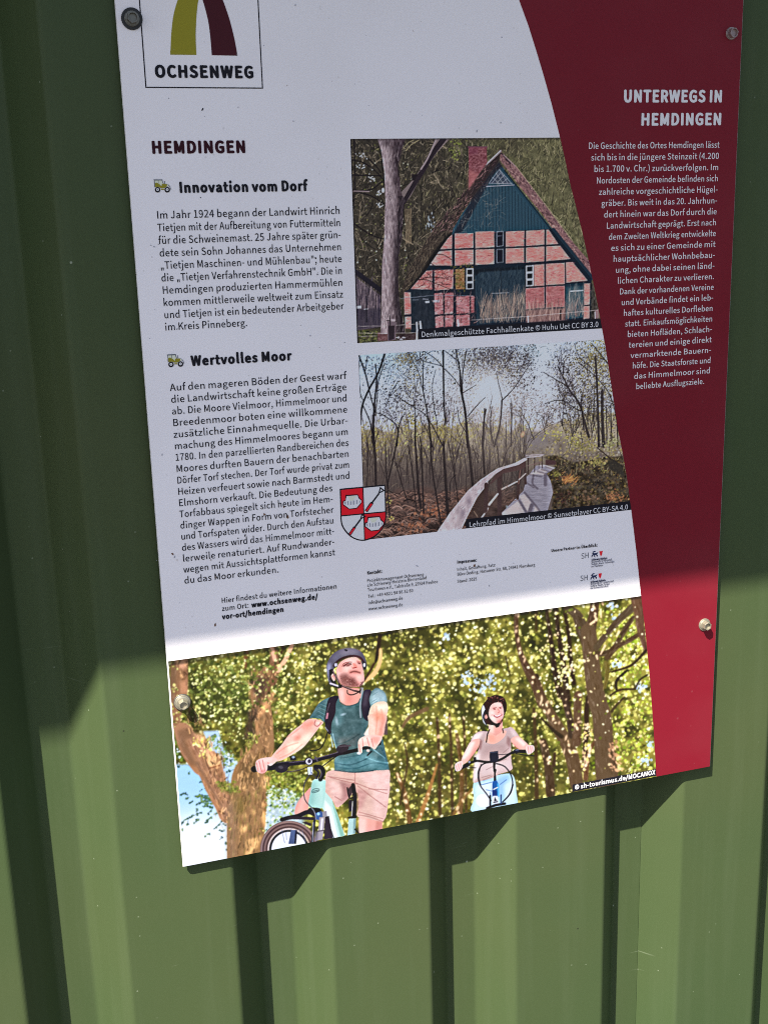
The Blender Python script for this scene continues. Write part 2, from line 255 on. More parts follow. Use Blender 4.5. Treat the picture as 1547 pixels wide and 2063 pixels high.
def print_farmhouse():
    P = Print(698, 270, 1226, 702, 5); r = P.r
    a = Q(5.95, 700, 270); b = Q(5.95, 950, 270); c = Q(5.95, 700, 480); d = Q(5.525, 950, 480)
    one = np.ones((P.h, P.w)); X, Y = P.X, P.Y
    P.mix(one, (54, 49, 43), (86, 83, 62), (X - 860) / 220 + (P.noise(30) - .5) * .9)
    P.a *= (.75 + .5 * P.noise(7))[..., None]
    left = (X < 830) * 1.; right = (X > 970) * 1.; mid = 1 - left - right
    P.twigs(one, 1700, (6, 20), (.8, 1.6), [(30, 26, 26), (40, 36, 30), (52, 46, 40)], (1.5, .7), (.4, .9))
    P.twigs(right + .3 * mid, 3200, (4, 12), (.8, 1.3), [(132, 126, 94), (150, 142, 110), (112, 108, 78), (172, 162, 130)], (1.5, .5), (.3, .8))
    P.twigs(right + .3 * mid, 1500, (3, 9), (.8, 1.3), [(44, 42, 32), (56, 52, 38)], (1.5, .6), (.4, .9))
    P.twigs(left + mid, 2600, (4, 14), (.8, 1.3), [(128, 116, 100), (100, 90, 78), (152, 140, 122), (30, 27, 26)], (1.5, .7), (.35, .85))
    for _ in range(46):
        x, y = r.uniform(705, 940), r.uniform(285, 560)
        P.tree(x, y, r.uniform(.3, 2.8), r.uniform(14, 34), r.uniform(1.2, 2.6), 2, (30, 26, 26) if r.random() < .65 else (128, 116, 100), .5, .75)
    P.leaves(left, 520, (.8, 2.2), [(120, 115, 80), (95, 98, 60), (165, 165, 150), (38, 36, 30), (28, 26, 24), (80, 84, 48)], (.5, .95))
    for q in (a(100, 380, 200, 400), a(270, 520, 300, 540), a(340, 860, 400, 860), a(130, 250, 220, 280), a(340, 700, 400, 720)):
        for _ in range(14):
            k = r.random(); x = q[0][0] + k * (q[1][0] - q[0][0]) + r.normal(0, 3); y = q[0][1] + k * (q[1][1] - q[0][1]) + r.normal(0, 3)
            P.dot(x, y, r.uniform(.8, 2), r.uniform(.6, 1.2), r.random() * 3, (190, 190, 196), .85)
    P.leaves(np.exp(-((X - 915) / 9) ** 2 - ((Y - 310) / 14) ** 2) + np.exp(-((X - 920) / 12) ** 2 - ((Y - 290) / 12) ** 2), 70, (1, 2.5), [(120, 125, 65), (105, 112, 60)], (.4, .8))
    P.leaves(np.exp(-((X - 867) / 9) ** 2 - ((Y - 450) / 22) ** 2), 60, (1, 3), [(175, 185, 200), (150, 165, 180), (40, 38, 40), (30, 30, 32)], (.6, .95), (.3, .6), (1.5, .3))
    for k in range(6): P.line(a(690 + k * 14, 900, 700 + k * 12, 1309), 1.4, (140, 122, 100), .6)
    # dark limbs left of the trunk
    for q in ((60, 310, 200, 350, 330, 440, 440, 560), (250, 300, 330, 370, 400, 460), (60, 490, 250, 500, 400, 500), (60, 680, 220, 680, 330, 640, 420, 560), (80, 690, 250, 730, 350, 780, 440, 850), (90, 1080, 200, 1160, 330, 1230, 440, 1260), (80, 60, 90, 500, 75, 900)):
        P.line(curve(a(*q)), 3.2, (28, 22, 26), .9, 2)
    P.line(a(70, 685, 260, 690), 2.5, (130, 116, 120), .8)
    P.line(a(700, 200, 760, 130, 860, 70), 1.4, (150, 140, 110), .8); P.line(a(650, 190, 730, 100, 800, 70), 1.5, (140, 132, 104), .8)
    # roof of the near slope and thatch
    roof = [(1008.8, 303.6), (980, 329), (950, 371), (918, 409), (893, 437), (872, 462), (850, 500), (824, 545), (806, 592), (818, 596), (828, 580), (850, 556), (870, 522), (888, 500), (906, 478), (930, 428), (955, 392), (990, 343), (1005, 324)]
    P.fill(roof, (50, 40, 40), .97, .5)
    m = P.mask(roof, 2); t = np.clip((Y - 440) / 60, 0, 1); P.put(m * t, (60, 52, 46), .8)
    P.twigs(m * (Y > 400), 420, (6, 16), (.8, 1.3), [(110, 98, 84), (84, 74, 64), (34, 30, 30)], (1.2, .6), (.4, .8))
    P.twigs(m * (Y < 470), 160, (4, 10), (.9, 1.8), [(140, 108, 108), (110, 84, 86), (40, 30, 34)], (.8, .3), (.5, .9))
    P.line([(908, 478), (886, 502), (868, 526), (850, 556), (828, 582)], 16, (30, 26, 27), .9, 8, 2)
    # gable
    gable = [(1005, 328), (1111, 460), (1111, 463), (910, 474), (912, 462), (932, 428), (962, 388)]
    P.fill(gable, (43, 66, 80))
    P.fill([(1005, 326), (990, 344), (950, 400), (918, 462), (912, 474), (930, 468), (975, 385), (1000, 342), (1012, 340)], (34, 36, 46), .9, 1)
    for k in range(29):
        x = 920 + k * 6.5; y0 = 374 if 980 < x < 1034 else (374 + abs(x - 1005) * 1.2 - 28)
        P.line([(x, y0), (x + .8, 464)], 1.1, (24, 38, 50), .8)
    P.line(b(345, 410, 520, 620, 930, 1150), 5.5, (38, 60, 74)); P.line(b(395, 440, 960, 1160), 2, (20, 26, 34))
    P.fill(b(330, 425, 470, 600, 205, 590), (52, 60, 76))
    for q in ((330, 425, 205, 590), (330, 425, 480, 600), (250, 520, 330, 600), (290, 470, 380, 600), (330, 430, 430, 590), (300, 590, 390, 490), (360, 590, 430, 530), (240, 590, 340, 470), (205, 590, 480, 592)):
        P.line(b(*q), 1.2, (140, 146, 158), .75)
    P.line(b(178, 628, 505, 610), 1.8, (128, 132, 146))
    P.twigs(P.mask(gable) * (X < 1010), 150, (6, 18), (.7, 1.2), [(98, 104, 108), (120, 118, 116), (70, 82, 90)], (1.1, .9), (.3, .8))
    # right slope of the thatch
    th = [(1008.8, 306), (1040, 336), (1101, 418), (1150, 484), (1188, 528), (1192, 560), (1133, 484), (1111, 458), (1096, 436), (1050, 380), (1014, 332), (1006, 322)]
    P.fill(th, (112, 84, 86)); m = P.mask(th)
    P.twigs(m, 420, (2, 6), (.9, 1.9), [(150, 120, 118), (66, 46, 52), (128, 98, 98), (52, 38, 44), (168, 138, 132)], (-.9, .5), (.5, .95))
    P.line([(1038, 334), (1101, 416), (1152, 484)], 1.2, (165, 145, 128), .8)
    P.line(b(175, 365, 345, 205), 4.4, (120, 108, 112)); P.line(b(180, 355, 345, 198), 1.4, (180, 172, 176)); P.line(b(185, 375, 360, 225), 1.2, (40, 30, 34))
    P.line(b(360, 235, 460, 350), 3, (52, 38, 44)); P.line(b(380, 250, 520, 385), 1.6, (140, 122, 122))
    P.fill(b(0, 640, 60, 600, 270, 330, 345, 330, 380, 390, 200, 520, 110, 680, 0, 830), (40, 32, 38), .45, 1.5)
    # chimney
    ch = [(943.7, 295), (980, 295), (981, 328), (950, 371), (944, 380)]
    P.fill(ch, (112, 68, 74)); m = P.mask(ch); P.a += (m * (P.noise(3, 2, 2) - .5) * 70)[..., None]
    for k in range(16): P.line([(944, 298 + k * 5), (981, 298 + k * 5)], .7, (86, 44, 56), .5)
    P.line([(943, 296), (981, 296)], 2.6, (92, 60, 72), .9); P.fill([(944, 297), (964, 297), (963, 310), (944, 312)], (94, 48, 64), .5, 2)
    P.put(P.mask([(943, 340), (965, 350), (943, 385)], 3), (160, 102, 102), .6)
    # timber-framed wall
    P.fill([(912, 472), (1111, 461), (1150, 505), (1191, 556), (1192, 645), (815, 672), (815, 588), (828, 580), (850, 556), (870, 526), (888, 500)], (27, 34, 45))
    P.line([(1114, 463), (1192, 560)], 8, (34, 46, 58)); P.line([(1108, 461), (1190, 562)], 1.2, (18, 24, 32))
    def brick(p, col=(192, 124, 120), rough=18, pale=True):
        m = P.mask(p); P.put(m, col)
        P.a += (m * ((P.noise(6, 1.6, 2) - .5) * 2 * rough + (P.noise(12, 12, 2) - .5) * rough * 1.6))[..., None] * np.array([.8, 1, 1])
        xs = [q[0] for q in p]; ys = [q[1] for q in p]
        P.twigs(m, int((max(xs) - min(xs)) * (max(ys) - min(ys)) / 26), (2, 6), (.8, 1.3), [(150, 76, 84), (170, 96, 100), (132, 66, 78)], (.05, .12), (.3, .8), .1)
        if pale: P.line(list(p) + [p[0]], 1.1, (214, 188, 190), .4)
    for q in ((40, -72, 246, -76, 250, 98, 42, 108), (42, 130, 248, 122, 248, 285, 42, 295), (380, -72, 582, -82, 580, 85, 380, 95), (605, -82, 806, -92, 805, 70, 605, 82), (828, -92, 852, -94, 958, 62, 828, 70), (378, 115, 580, 108, 580, 268, 378, 278), (603, 105, 805, 95, 803, 255, 603, 268), (828, 92, 980, 85, 1092, 230, 828, 252), (695, 297, 803, 290, 803, 525, 695, 528), (826, 288, 1030, 275, 1032, 508, 826, 520), (1048, 270, 1120, 268, 1285, 470, 1052, 492), (1250, 505, 1312, 503, 1310, 735, 1250, 740), (1245, 760, 1308, 755, 1305, 890, 1243, 898)):
        brick(d(*q))
    for q in ((598, 560, 803, 545, 805, 770, 600, 790), (826, 540, 1032, 530, 1032, 760, 826, 772)): brick(d(*q), (146, 94, 96), 20)
    for q in ((1285, -55, 1505, -60, 1505, 110, 1285, 125), (1285, 145, 1505, 138, 1505, 310, 1285, 325), (1250, -40, 1250, 122, 1112, 130, 1205, 0), (1250, 145, 1250, 325, 985, 322, 1095, 160), (1040, 385, 1265, 375, 1262, 605, 1045, 625), (1010, 385, 1010, 615, 760, 605, 860, 490, 945, 392), (680, 650, 755, 650, 758, 905, 684, 912), (690, 945, 758, 940, 760, 1090, 692, 1098)):
        brick(c(*q), (182, 118, 116), 28)
    for q in ((1040, 660, 1140, 655, 1145, 905, 1045, 915), (1165, 660, 1265, 652, 1262, 900, 1165, 908), (1300, 700, 1462, 690, 1462, 895, 1305, 905), (1478, 690, 1515, 690, 1515, 890, 1478, 895), (1050, 940, 1145, 930, 1150, 1060, 1055, 1075), (1168, 930, 1265, 922, 1262, 1055, 1168, 1065), (1300, 925, 1462, 915, 1462, 1045, 1305, 1055)):
        brick(c(*q), (150, 104, 110), 36, False)
    P.fill(c(1290, 375, 1400, 370, 1400, 610, 1295, 612), (128, 98, 72), 1, 0, 40, (3, 3))
    P.leaves(P.mask(c(1230, 300, 1520, 290, 1420, 640, 1300, 640)), 90, (1, 2.6), [(92, 88, 52), (70, 74, 46), (110, 92, 58)], (.4, .9))
    # doors and openings
    P.fill(c(760, 622, 1030, 630, 1045, 1082, 770, 1105), (36, 41, 50), 1, 0, 10, (4, 9))
    for q in ((640, 722, 755, 712, 1000, 685, 1500, 690), (780, 738, 850, 740)): P.line(c(*q), 1.1, (120, 125, 140), .7)
    P.fill(c(930, 752, 980, 748, 980, 775, 932, 778), (150, 152, 165)); P.fill(c(1022, 742, 1100, 738, 1100, 768, 1024, 770), (156, 156, 170), .9, .6); P.line(c(905, 730, 965, 730), 1.3, (140, 142, 156))
    P.fill(d(30, 352, 90, 336, 590, 312, 595, 905, 55, 962), (35, 48, 60), 1, 0, 12, (2.5, 12))
    P.fill(d(30, 352, 100, 334, 580, 312, 588, 345, 90, 378, 40, 420), (20, 25, 33), .9, 1)
    P.line(d(320, 350, 330, 620), 1.2, (18, 24, 32)); P.line(d(225, 614, 410, 605), 1.5, (110, 120, 132))
    P.twigs(P.mask(d(60, 400, 560, 380, 560, 640, 80, 660)), 130, (6, 20), (.8, 1.2), [(52, 66, 76), (60, 72, 80)], (1.4, .3), (.3, .8))
    P.fill(d(1045, 515, 1238, 500, 1240, 882, 1045, 902), (36, 62, 75)); P.fill(d(1045, 515, 1238, 500, 1238, 530, 1045, 545), (24, 36, 48), .7, 1)
    P.line(d(1098, 590, 1236, 580), 2.4, (185, 195, 205))
    def window(p, n, fr, w):
        P.fill(p, fr); (x0, y0), (x1, y1), (x2, y2), (x3, y3) = p
        for k in range(n):
            t0, t1 = k / n, (k + 1) / n; g = lambda s, t: ((x0 + (x1 - x0) * s) * (1 - t) + (x3 + (x2 - x3) * s) * t, (y0 + (y1 - y0) * s) * (1 - t) + (y3 + (y2 - y3) * s) * t)
            e = w / (x1 - x0); f = w / (y3 - y0); P.fill([g(e, t0 + f), g(1 - e, t0 + f), g(1 - e, t1 - f * .7), g(e, t1 - f * .7)], (26, 24, 36))
    window(d(600, 305, 688, 300, 685, 530, 602, 535), 3, (206, 206, 226), 2.5)
    window(c(1420, 362, 1508, 358, 1508, 608, 1420, 612), 3, (196, 198, 216), 2.3)
    P.line(c(1400, 520, 1530, 500), 1, (120, 118, 112), .7)
    window(d(275, -76, 354, -80, 352, 88, 275, 94), 1, (120, 126, 140), 1.5); window(d(275, 122, 352, 118, 352, 270, 275, 275), 1, (112, 118, 132), 1.5)
    P.line(d(290, -24, 330, -28), 1, (110, 112, 130), .8)
    # bare twigs before the wall
    for q in ((850, 495, 950, 500, 1050, 540, 1230, 610), (1000, 300, 1060, 340, 1110, 330), (900, 480, 1010, 465, 1160, 480), (1040, 190, 1150, 200, 1250, 260)):
        P.line(curve(c(*q)), 2, (34, 24, 28), .9, 1.2)
    P.twigs(P.mask(c(1050, 380, 1250, 370, 1250, 620, 800, 610, 880, 470)), 70, (5, 16), (.8, 1.5), [(60, 34, 40), (80, 48, 52)], (.6, 1), (.5, .9))
    P.twigs(P.mask(c(1040, 650, 1530, 640, 1530, 1050, 1050, 1080)), 150, (5, 14), (.8, 1.3), [(70, 50, 54), (190, 150, 146), (96, 70, 72)], (1.3, .6), (.4, .8))
    P.tree(*d(900, 760)[0], 1.65, 40, 1.3, 3, (120, 70, 74), .3, .8)
    # reeds
    P.twigs(P.mask(d(110, 700, 200, 760, 590, 640, 590, 930, 80, 960)), 460, (10, 34), (.8, 1.3), [(150, 132, 122), (122, 104, 98), (170, 150, 138), (92, 80, 78)], (1.5, .16), (.35, .85), .25)
    P.fill(d(600, 800, 1040, 780, 1040, 915, 600, 940), (124, 94, 92), .9, 1.5, 26, (2, 9))
    P.twigs(P.mask(d(600, 780, 1240, 740, 1240, 900, 600, 940)), 300, (8, 26), (.8, 1.3), [(160, 132, 126), (132, 104, 100), (104, 82, 82), (176, 150, 140)], (1.5, .14), (.35, .8), .2)
    P.fill(d(978, 800, 996, 798, 992, 912, 978, 912), (30, 26, 34))
    P.twigs(P.mask(d(1050, 600, 1240, 580, 1240, 890, 1050, 900)), 120, (10, 30), (.8, 1.2), [(150, 140, 136), (120, 116, 116)], (1.5, .14), (.3, .7), .2)
    P.fill(d(1318, 520, 1345, 490, 1400, 780, 1410, 905, 1320, 905), (58, 52, 50), .9, 1, 30, (3, 6))
    P.fill(d(1370, 800, 1410, 790, 1416, 890, 1365, 895), (150, 120, 126), .7, 1)
    # shed, grass and fence on the left
    P.fill(c(98, 470, 400, 690, 400, 1060, 120, 1105), (96, 84, 92)); m = P.mask(c(98, 470, 400, 690, 400, 1060, 120, 1105))
    P.twigs(m, 260, (8, 26), (.9, 2), [(44, 38, 46), (130, 116, 122), (70, 62, 70), (58, 50, 66)], (1.55, .08), (.4, .9), .05)
    P.put(P.mask(c(105, 850, 400, 840, 400, 1060, 120, 1100), 2), (44, 40, 52), .65)
    P.line(c(95, 400, 200, 480, 420, 640), 10, (34, 30, 38)); P.line(c(130, 490, 330, 650), 1, (120, 112, 110), .5)
    P.fill(c(106, 812, 165, 812, 165, 840, 106, 840), (205, 200, 210)); P.line(c(205, 850, 240, 848), 2, (190, 186, 196)); P.line(c(225, 700, 230, 1000), 3, (30, 27, 36), .8)
    P.fill(c(120, 1100, 420, 1080, 760, 1080, 760, 1225, 125, 1262), (64, 58, 48), 1, 1)
    P.leaves(P.mask(c(125, 1110, 360, 1090, 360, 1245, 125, 1258)), 200, (1, 2.6), [(86, 88, 54), (58, 62, 40), (104, 104, 66), (40, 42, 32)], (.5, .95))
    P.fill(c(360, 1130, 480, 1125, 480, 1225, 360, 1230), (92, 66, 68), 1, .6, 20, (3, 3)); P.fill(c(590, 1150, 820, 1140, 820, 1215, 590, 1220), (56, 44, 46), 1, .6, 26, (3, 3))
    # main trunk and its fork
    br = curve(a(640, 700, 770, 560, 860, 440, 960, 280, 1050, 60)) + curve(a(1220, 60, 1050, 250, 930, 440, 850, 570, 740, 770, 640, 870))
    P.fill(br, (104, 92, 94)); P.line(curve(a(1150, 60, 1000, 260, 900, 440, 800, 600, 690, 790, 640, 880)), 11, (38, 30, 36), .95, 8); P.line(curve(a(1060, 70, 960, 290, 880, 420)), 3.5, (124, 112, 116))
    P.fill(a(770, 485, 850, 480, 800, 560, 765, 560), (34, 27, 31), 1, .7)
    tr = a(360, 60, 405, 200, 440, 450, 450, 650, 455, 800, 445, 1000, 440, 1309) + c(440, 0, 415, 300, 410, 600, 408, 900, 398, 1150, 690, 1140, 655, 950, 620, 800, 605, 500, 612, 200, 640, 0) + a(650, 1309, 665, 950, 690, 800, 640, 690, 620, 500, 600, 380, 640, 200, 690, 60)
    m = P.mask(tr); ax = np.interp(Y, [280, 345, 400, 490, 580, 670], [779, 788, 790, 787, 784, 786]); u = (X - ax)
    P.mix(m, (142, 128, 134), (70, 58, 64), (u + 4) / 19)
    P.put(m * np.clip((u - 11) / 4, 0, 1) * (Y > 395), (44, 36, 41), .85); P.put(P.mask(a(560, 120, 690, 60, 610, 390, 560, 450, 640, 690, 560, 600), 2), (52, 42, 48), .7)
    P.put(P.mask(a(350, 60, 540, 60, 500, 160, 400, 150), 3), (66, 56, 62), .6)
    P.a += (m * (P.noise(2.2, 9, 2) - .5) * 62)[..., None]
    P.twigs(m, 360, (4, 12), (.8, 1.3), [(164, 150, 154), (86, 74, 80), (58, 48, 54)], (1.5, .15), (.3, .7), .1)
    P.line(curve(a(395, 200, 410, 300, 420, 420, 440, 560, 430, 640)), 2.2, (34, 26, 30), .9); P.dot(*a(425, 675)[0], 3, 5, 0, (172, 160, 164)); P.dot(*a(610, 470)[0], 2, 8, 0, (40, 32, 36), .8)
    P.put(P.mask(c(560, 0, 640, 0, 600, 500, 640, 880, 560, 820), 1.5), (46, 38, 43), .6)
    # fence
    for q in ((122, 1056, 480, 1050, 880, 1026), (130, 1136, 480, 1140, 820, 1132), (120, 1180, 350, 1170)): P.line(c(*q), 1.1, (150, 142, 142), .75)
    P.line(d(0, 910, 600, 872, 1400, 800), 1.1, (176, 164, 166), .7)
    P.fill(c(478, 1000, 580, 990, 580, 1215, 482, 1235), (96, 82, 90)); P.fill(c(490, 1050, 565, 1045, 560, 1210, 492, 1228), (40, 32, 38), .9, .6)
    P.line(c(505, 930, 510, 1050), 2, (38, 32, 36)); P.line(c(470, 985, 590, 1000), 2, (60, 50, 54)); P.fill(c(520, 970, 570, 968, 572, 1000, 522, 1000), (170, 156, 164), .8, .8)
    for q in ((828, 1010, 832, 1100), (870, 1000, 880, 1090), (832, 1100, 830, 1215), (1322, 980, 1326, 1050)): P.line(c(*q), 3.4, (205, 196, 204), .95)
    P.line(d(625, 870, 628, 935), 2.6, (190, 180, 182)); P.line(d(1370, 820, 1372, 895), 1.8, (170, 160, 166))
    for _ in range(10): P.dot(700 + r.uniform(590, 690) / 5.95, 480 + r.uniform(1180, 1215) / 5.95, r.uniform(1, 2.5), 1, 0, (190, 180, 186), .8)
    P.fill([(700, 270), (1140, 270), (1140, 281), (700, 283.5)], (30, 26, 28), .35, .6); P.line([(706, 281), (721, 692)], 3, (24, 22, 26), .7)
    return finish(P, .85, .25, 1.06)
def print_boardwalk():
    P = Print(712, 680, 1276, 1094, 9); r = P.r
    a = Q(5.73, 710, 680); b = Q(5.157, 970, 680); c = Q(5.73, 710, 880); d = Q(4.99, 970, 880)
    one = np.ones((P.h, P.w)); X, Y = P.X, P.Y
    P.mix(one, (150, 178, 214), (200, 202, 220), (Y - 715) / 120 + np.clip((X - 790) / 240, 0, .75) - .15 + (P.noise(40) - .5) * .3)
    P.put(np.exp(-((X - 1085) / 26) ** 2 - ((Y - 705) / 30) ** 2), (166, 196, 216), .7)
    # distant hedge and misty wood
    edge = 852 + (P.noise(26, 400, 2) - .5) * 44 - np.clip((X - 1080) / 5, 0, 16) + np.clip(1 - abs(X - 1100) / 30, 0, 1) * 6
    m = np.clip((Y - edge) / 7, 0, 1); P.mix(m, (150, 140, 124), (88, 78, 74), (Y - 850) / 110 + (P.noise(16) - .5) * .8)
    P.leaves(m * (Y < 930), 1500, (.9, 3), [(146, 134, 88), (126, 112, 78), (166, 152, 104), (112, 100, 82), (150, 142, 130), (98, 86, 72)], (.3, .8))
    for x, y, s in ((735, 880, 16), (770, 885, 20), (905, 875, 30), (880, 865, 18), (830, 850, 16)):
        P.leaves(np.exp(-((X - x) / s) ** 2 - ((Y - y) / 18) ** 2), 90, (.8, 2.4), [(160, 146, 78), (142, 128, 66), (124, 110, 62)], (.4, .85))
    P.put(np.exp(-((X - 1075) / 34) ** 2 - ((Y - 886) / 24) ** 2), (104, 98, 106), .75)
    P.put(np.exp(-((X - 1095) / 18) ** 2 - ((Y - 858) / 12) ** 2), (150, 140, 136), .6)
    P.twigs((Y > 850) * (X < 1060) * (Y < 1010), 1100, (10, 44), (.8, 1.5), [(66, 56, 56), (84, 74, 70), (112, 102, 92), (52, 44, 46)], (1.55, .16), (.25, .75), .15)
    P.twigs((Y > 870) * (X < 1050) * (Y < 1010), 420, (4, 14), (.8, 1.4), [(138, 124, 104), (120, 108, 98), (152, 140, 116)], (.9, .9), (.3, .7))
    P.put((X < 1060) * .42 * np.clip((Y - 900) / 70, 0, 1), (62, 52, 52))
    # crowns: leaf speckle against the sky
    dk = [(48, 44, 50), (64, 60, 62), (84, 80, 80), (36, 32, 40)]; ol = [(116, 104, 66), (98, 88, 62), (136, 124, 82), (78, 72, 60)]
    for x, y, sx, sy, n, cs in ((830, 770, 26, 60, 520, ol + dk), (820, 722, 24, 14, 200, ol), (790, 810, 40, 36, 380, dk), (760, 740, 34, 22, 140, dk), (870, 820, 30, 26, 200, dk), (900, 700, 34, 12, 130, dk), (845, 725, 22, 20, 120, dk), (955, 740, 40, 44, 560, ol + dk), (1000, 720, 46, 28, 900, dk), (1020, 745, 36, 30, 420, dk + ol[:2]), (1065, 715, 14, 26, 130, dk), (1050, 770, 18, 26, 130, dk), (1040, 810, 60, 30, 420, [(110, 100, 98), (134, 124, 120), (96, 86, 84)]), (910, 800, 30, 40, 260, [(120, 114, 116), (140, 134, 134), (100, 94, 96)]), (990, 840, 60, 24, 420, [(136, 124, 116), (118, 106, 100), (98, 86, 82)]),
        (1180, 750, 40, 50, 900, ol + dk[:3]), (1210, 720, 36, 34, 620, ol + [(150, 138, 74), (132, 122, 60)]), (1220, 790, 34, 50, 620, ol + dk), (1130, 740, 20, 30, 190, dk), (1140, 790, 18, 26, 240, dk[:3] + [(104, 98, 100)]), (1165, 830, 40, 40, 620, ol + dk), (1105, 835, 22, 22, 200, [(120, 112, 110), (96, 88, 88)])):
        pr = np.exp(-((X - x) / sx) ** 2 - ((Y - y) / sy) ** 2) * (Y < 905)
        P.twigs(pr, n // 3, (4, 13), (.7, 1.1), [(52, 47, 50), (72, 66, 66), (92, 84, 82)], (1.2, .8), (.4, .85))
        P.leaves(pr, int(n * 1.5), (.6, 1.7), cs, (.5, 1), (.35, .9))
    m = np.clip((X - 1150) / 50, 0, 1) * (Y < 960); P.leaves(m, 900, (.8, 2.4), [(108, 98, 64), (90, 82, 60), (124, 112, 72), (150, 146, 140), (70, 62, 54), (160, 148, 84)], (.4, .85))
    # sun glow
    P.twigs(np.exp(-((X - 960) / 60) ** 2 - ((Y - 800) / 60) ** 2) * (Y < 880), 120, (8, 26), (.7, 1.2), [(120, 112, 112), (94, 86, 88)], (1.2, .7), (.4, .8))
    P.put(np.exp(-((X - 984) / 52) ** 2 - ((Y - 800) / 62) ** 2), (222, 216, 220), .5); g = np.exp(-((X - 984) / 15) ** 2 - ((Y - 786) / 22) ** 2); P.put(np.clip(g * 1.7, 0, 1), (236, 236, 246))
    P.leaves(np.exp(-((X - 960) / 90) ** 2 - ((Y - 868) / 24) ** 2) + np.exp(-((X - 800) / 90) ** 2 - ((Y - 880) / 22) ** 2), 700, (.8, 2.6), [(160, 150, 96), (142, 132, 80), (172, 164, 116), (128, 118, 78)], (.35, .8))
    # forest floor
    fl = np.clip((Y - (985 + (P.noise(30, 300, 2) - .5) * 24)) / 10, 0, 1) * (X < 1075); P.mix(fl, (84, 68, 64), (50, 40, 38), (Y - 990) / 80 + (P.noise(12, 6) - .5) * 1.3)
    for _ in range(520):
        x = r.uniform(745, 960); y = r.uniform(990, 1092); L = r.uniform(5, 13); k = 1 if r.random() < .7 else 0
        P.line(curve([(x - L, y + 2), (x - L * .4, y - r.uniform(1, 4)), (x + L * .4, y - r.uniform(0, 3)), (x + L, y + r.uniform(1, 4))]), r.uniform(1, 2.4), np.array([(44, 34, 34), (126, 98, 88)][k]) + r.normal(0, 12), r.uniform(.3, .8))
    P.leaves(np.exp(-((X - 870) / 26) ** 2 - ((Y - 1030) / 12) ** 2) + np.exp(-((X - 840) / 20) ** 2 - ((Y - 1062) / 9) ** 2), 130, (1, 3.4), [(138, 88, 66), (112, 72, 58), (154, 108, 84)], (.3, .7))
    P.leaves(np.exp(-((X - 787) / 5) ** 2 - ((Y - 1045) / 3) ** 2) + np.exp(-((X - 785) / 6) ** 2 - ((Y - 1010) / 4) ** 2), 18, (1, 2.4), [(180, 160, 96)], (.6, .9))
    for _ in range(70):
        x = r.uniform(735, 1060); P.tree(x, r.uniform(930, 1000), 1.57 + r.normal(0, .1), r.uniform(40, 95), r.uniform(1, 2.2), 2, (56, 48, 48), .3, .7)
    for _ in range(26):
        x = r.uniform(1130, 1250); P.tree(x, r.uniform(850, 920), 1.57 + r.normal(0, .15), r.uniform(30, 80), r.uniform(1, 2), 2, (52, 46, 46), .4, .7)
    # trunks
    K = (38, 32, 36)
    for q, w, w1 in (((370, 190, 300, 400, 190, 600, 110, 800, 95, 1000), 4.2, 4), ((75, 210, 150, 420, 200, 640, 260, 860), 3.6, 2.6), ((80, 260, 75, 420, 90, 640, 120, 720), 2.2, 2), ((265, 310, 280, 500, 260, 700, 240, 1000, 250, 1250), 2.6, 5.5), ((370, 300, 300, 500, 285, 700, 265, 900), 1.6, 2.2), ((170, 210, 150, 380), 1.4, 1.6), ((120, 780, 210, 1000, 240, 1240), 2.4, 3), ((280, 870, 380, 910, 520, 1040, 500, 1260), 1.8, 3), ((600, 880, 540, 1000, 515, 1250), 2, 2), ((815, 270, 815, 600, 850, 800, 900, 1150, 910, 1260), 2, 3.4), ((1045, 140, 1050, 500, 1055, 800, 1075, 1000), 4, 2.6), ((640, 170, 760, 400, 800, 560, 820, 640), 1.3, 2), ((700, 700, 725, 900, 720, 1250), 1.5, 3.4), ((480, 660, 700, 800, 860, 920, 1040, 1250), 1.7, 2.2), ((780, 170, 800, 260, 1000, 320, 1050, 340), 1.4, 2.2), ((830, 160, 960, 250, 1040, 340), 1.6, 2), ((1060, 150, 1190, 250, 1240, 300), 1.4, 2), ((1060, 360, 1160, 460, 1240, 570), 2, 1.6), ((1190, 140, 1240, 400, 1250, 600, 1300, 860, 1330, 1260), 2.6, 5.6), ((1310, 160, 1270, 420, 1265, 640), 2, 3), ((1540, 830, 1510, 1000, 1500, 1260), 2.4, 3.6), ((1330, 910, 1430, 790, 1530, 690), 2, 1.2), ((1270, 640, 1420, 550), 1.8, 1), ((960, 370, 920, 560, 940, 800, 980, 1000), 1, 1.6), ((430, 680, 560, 560), 1.5, 1), ((390, 790, 430, 670, 530, 500), 1.6, 1.2), ((1210, 800, 1230, 960, 1310, 1100), 1.2, 2), ((780, 950, 860, 1080, 920, 1260), 1.2, 2)):
        P.line(curve(a(*q)), w, K, .94, w1)
    for q, w, w1 in (((230, 0, 260, 200, 270, 560), 5.5, 4.6), ((100, 0, 120, 560), 2.4, 4), ((520, 0, 470, 260, 400, 560), 3, 3), ((400, 560, 430, 930), 2, 3), ((720, 0, 740, 300, 760, 600, 790, 820), 3.4, 6), ((780, 0, 800, 300, 820, 880), 2.4, 4), ((900, 0, 910, 300, 970, 700, 1020, 1000), 3, 3.4), ((1050, 60, 1060, 300, 1080, 600, 1100, 920), 4, 7), ((1320, 0, 1350, 200, 1390, 600), 5.6, 5.6), ((1500, 0, 1520, 420), 4, 4), ((380, 60, 390, 400, 410, 600), 2, 2.4), ((500, 300, 560, 520, 640, 760), 1.6, 2.4), ((640, 100, 690, 400, 740, 860), 1.6, 2.4), ((1100, 60, 1180, 460, 1220, 780), 1.6, 2.4), ((1120, 760, 1130, 520, 1190, 440), 2, 1.4), ((1380, 100, 1450, 300), 1.6, 1.6)):
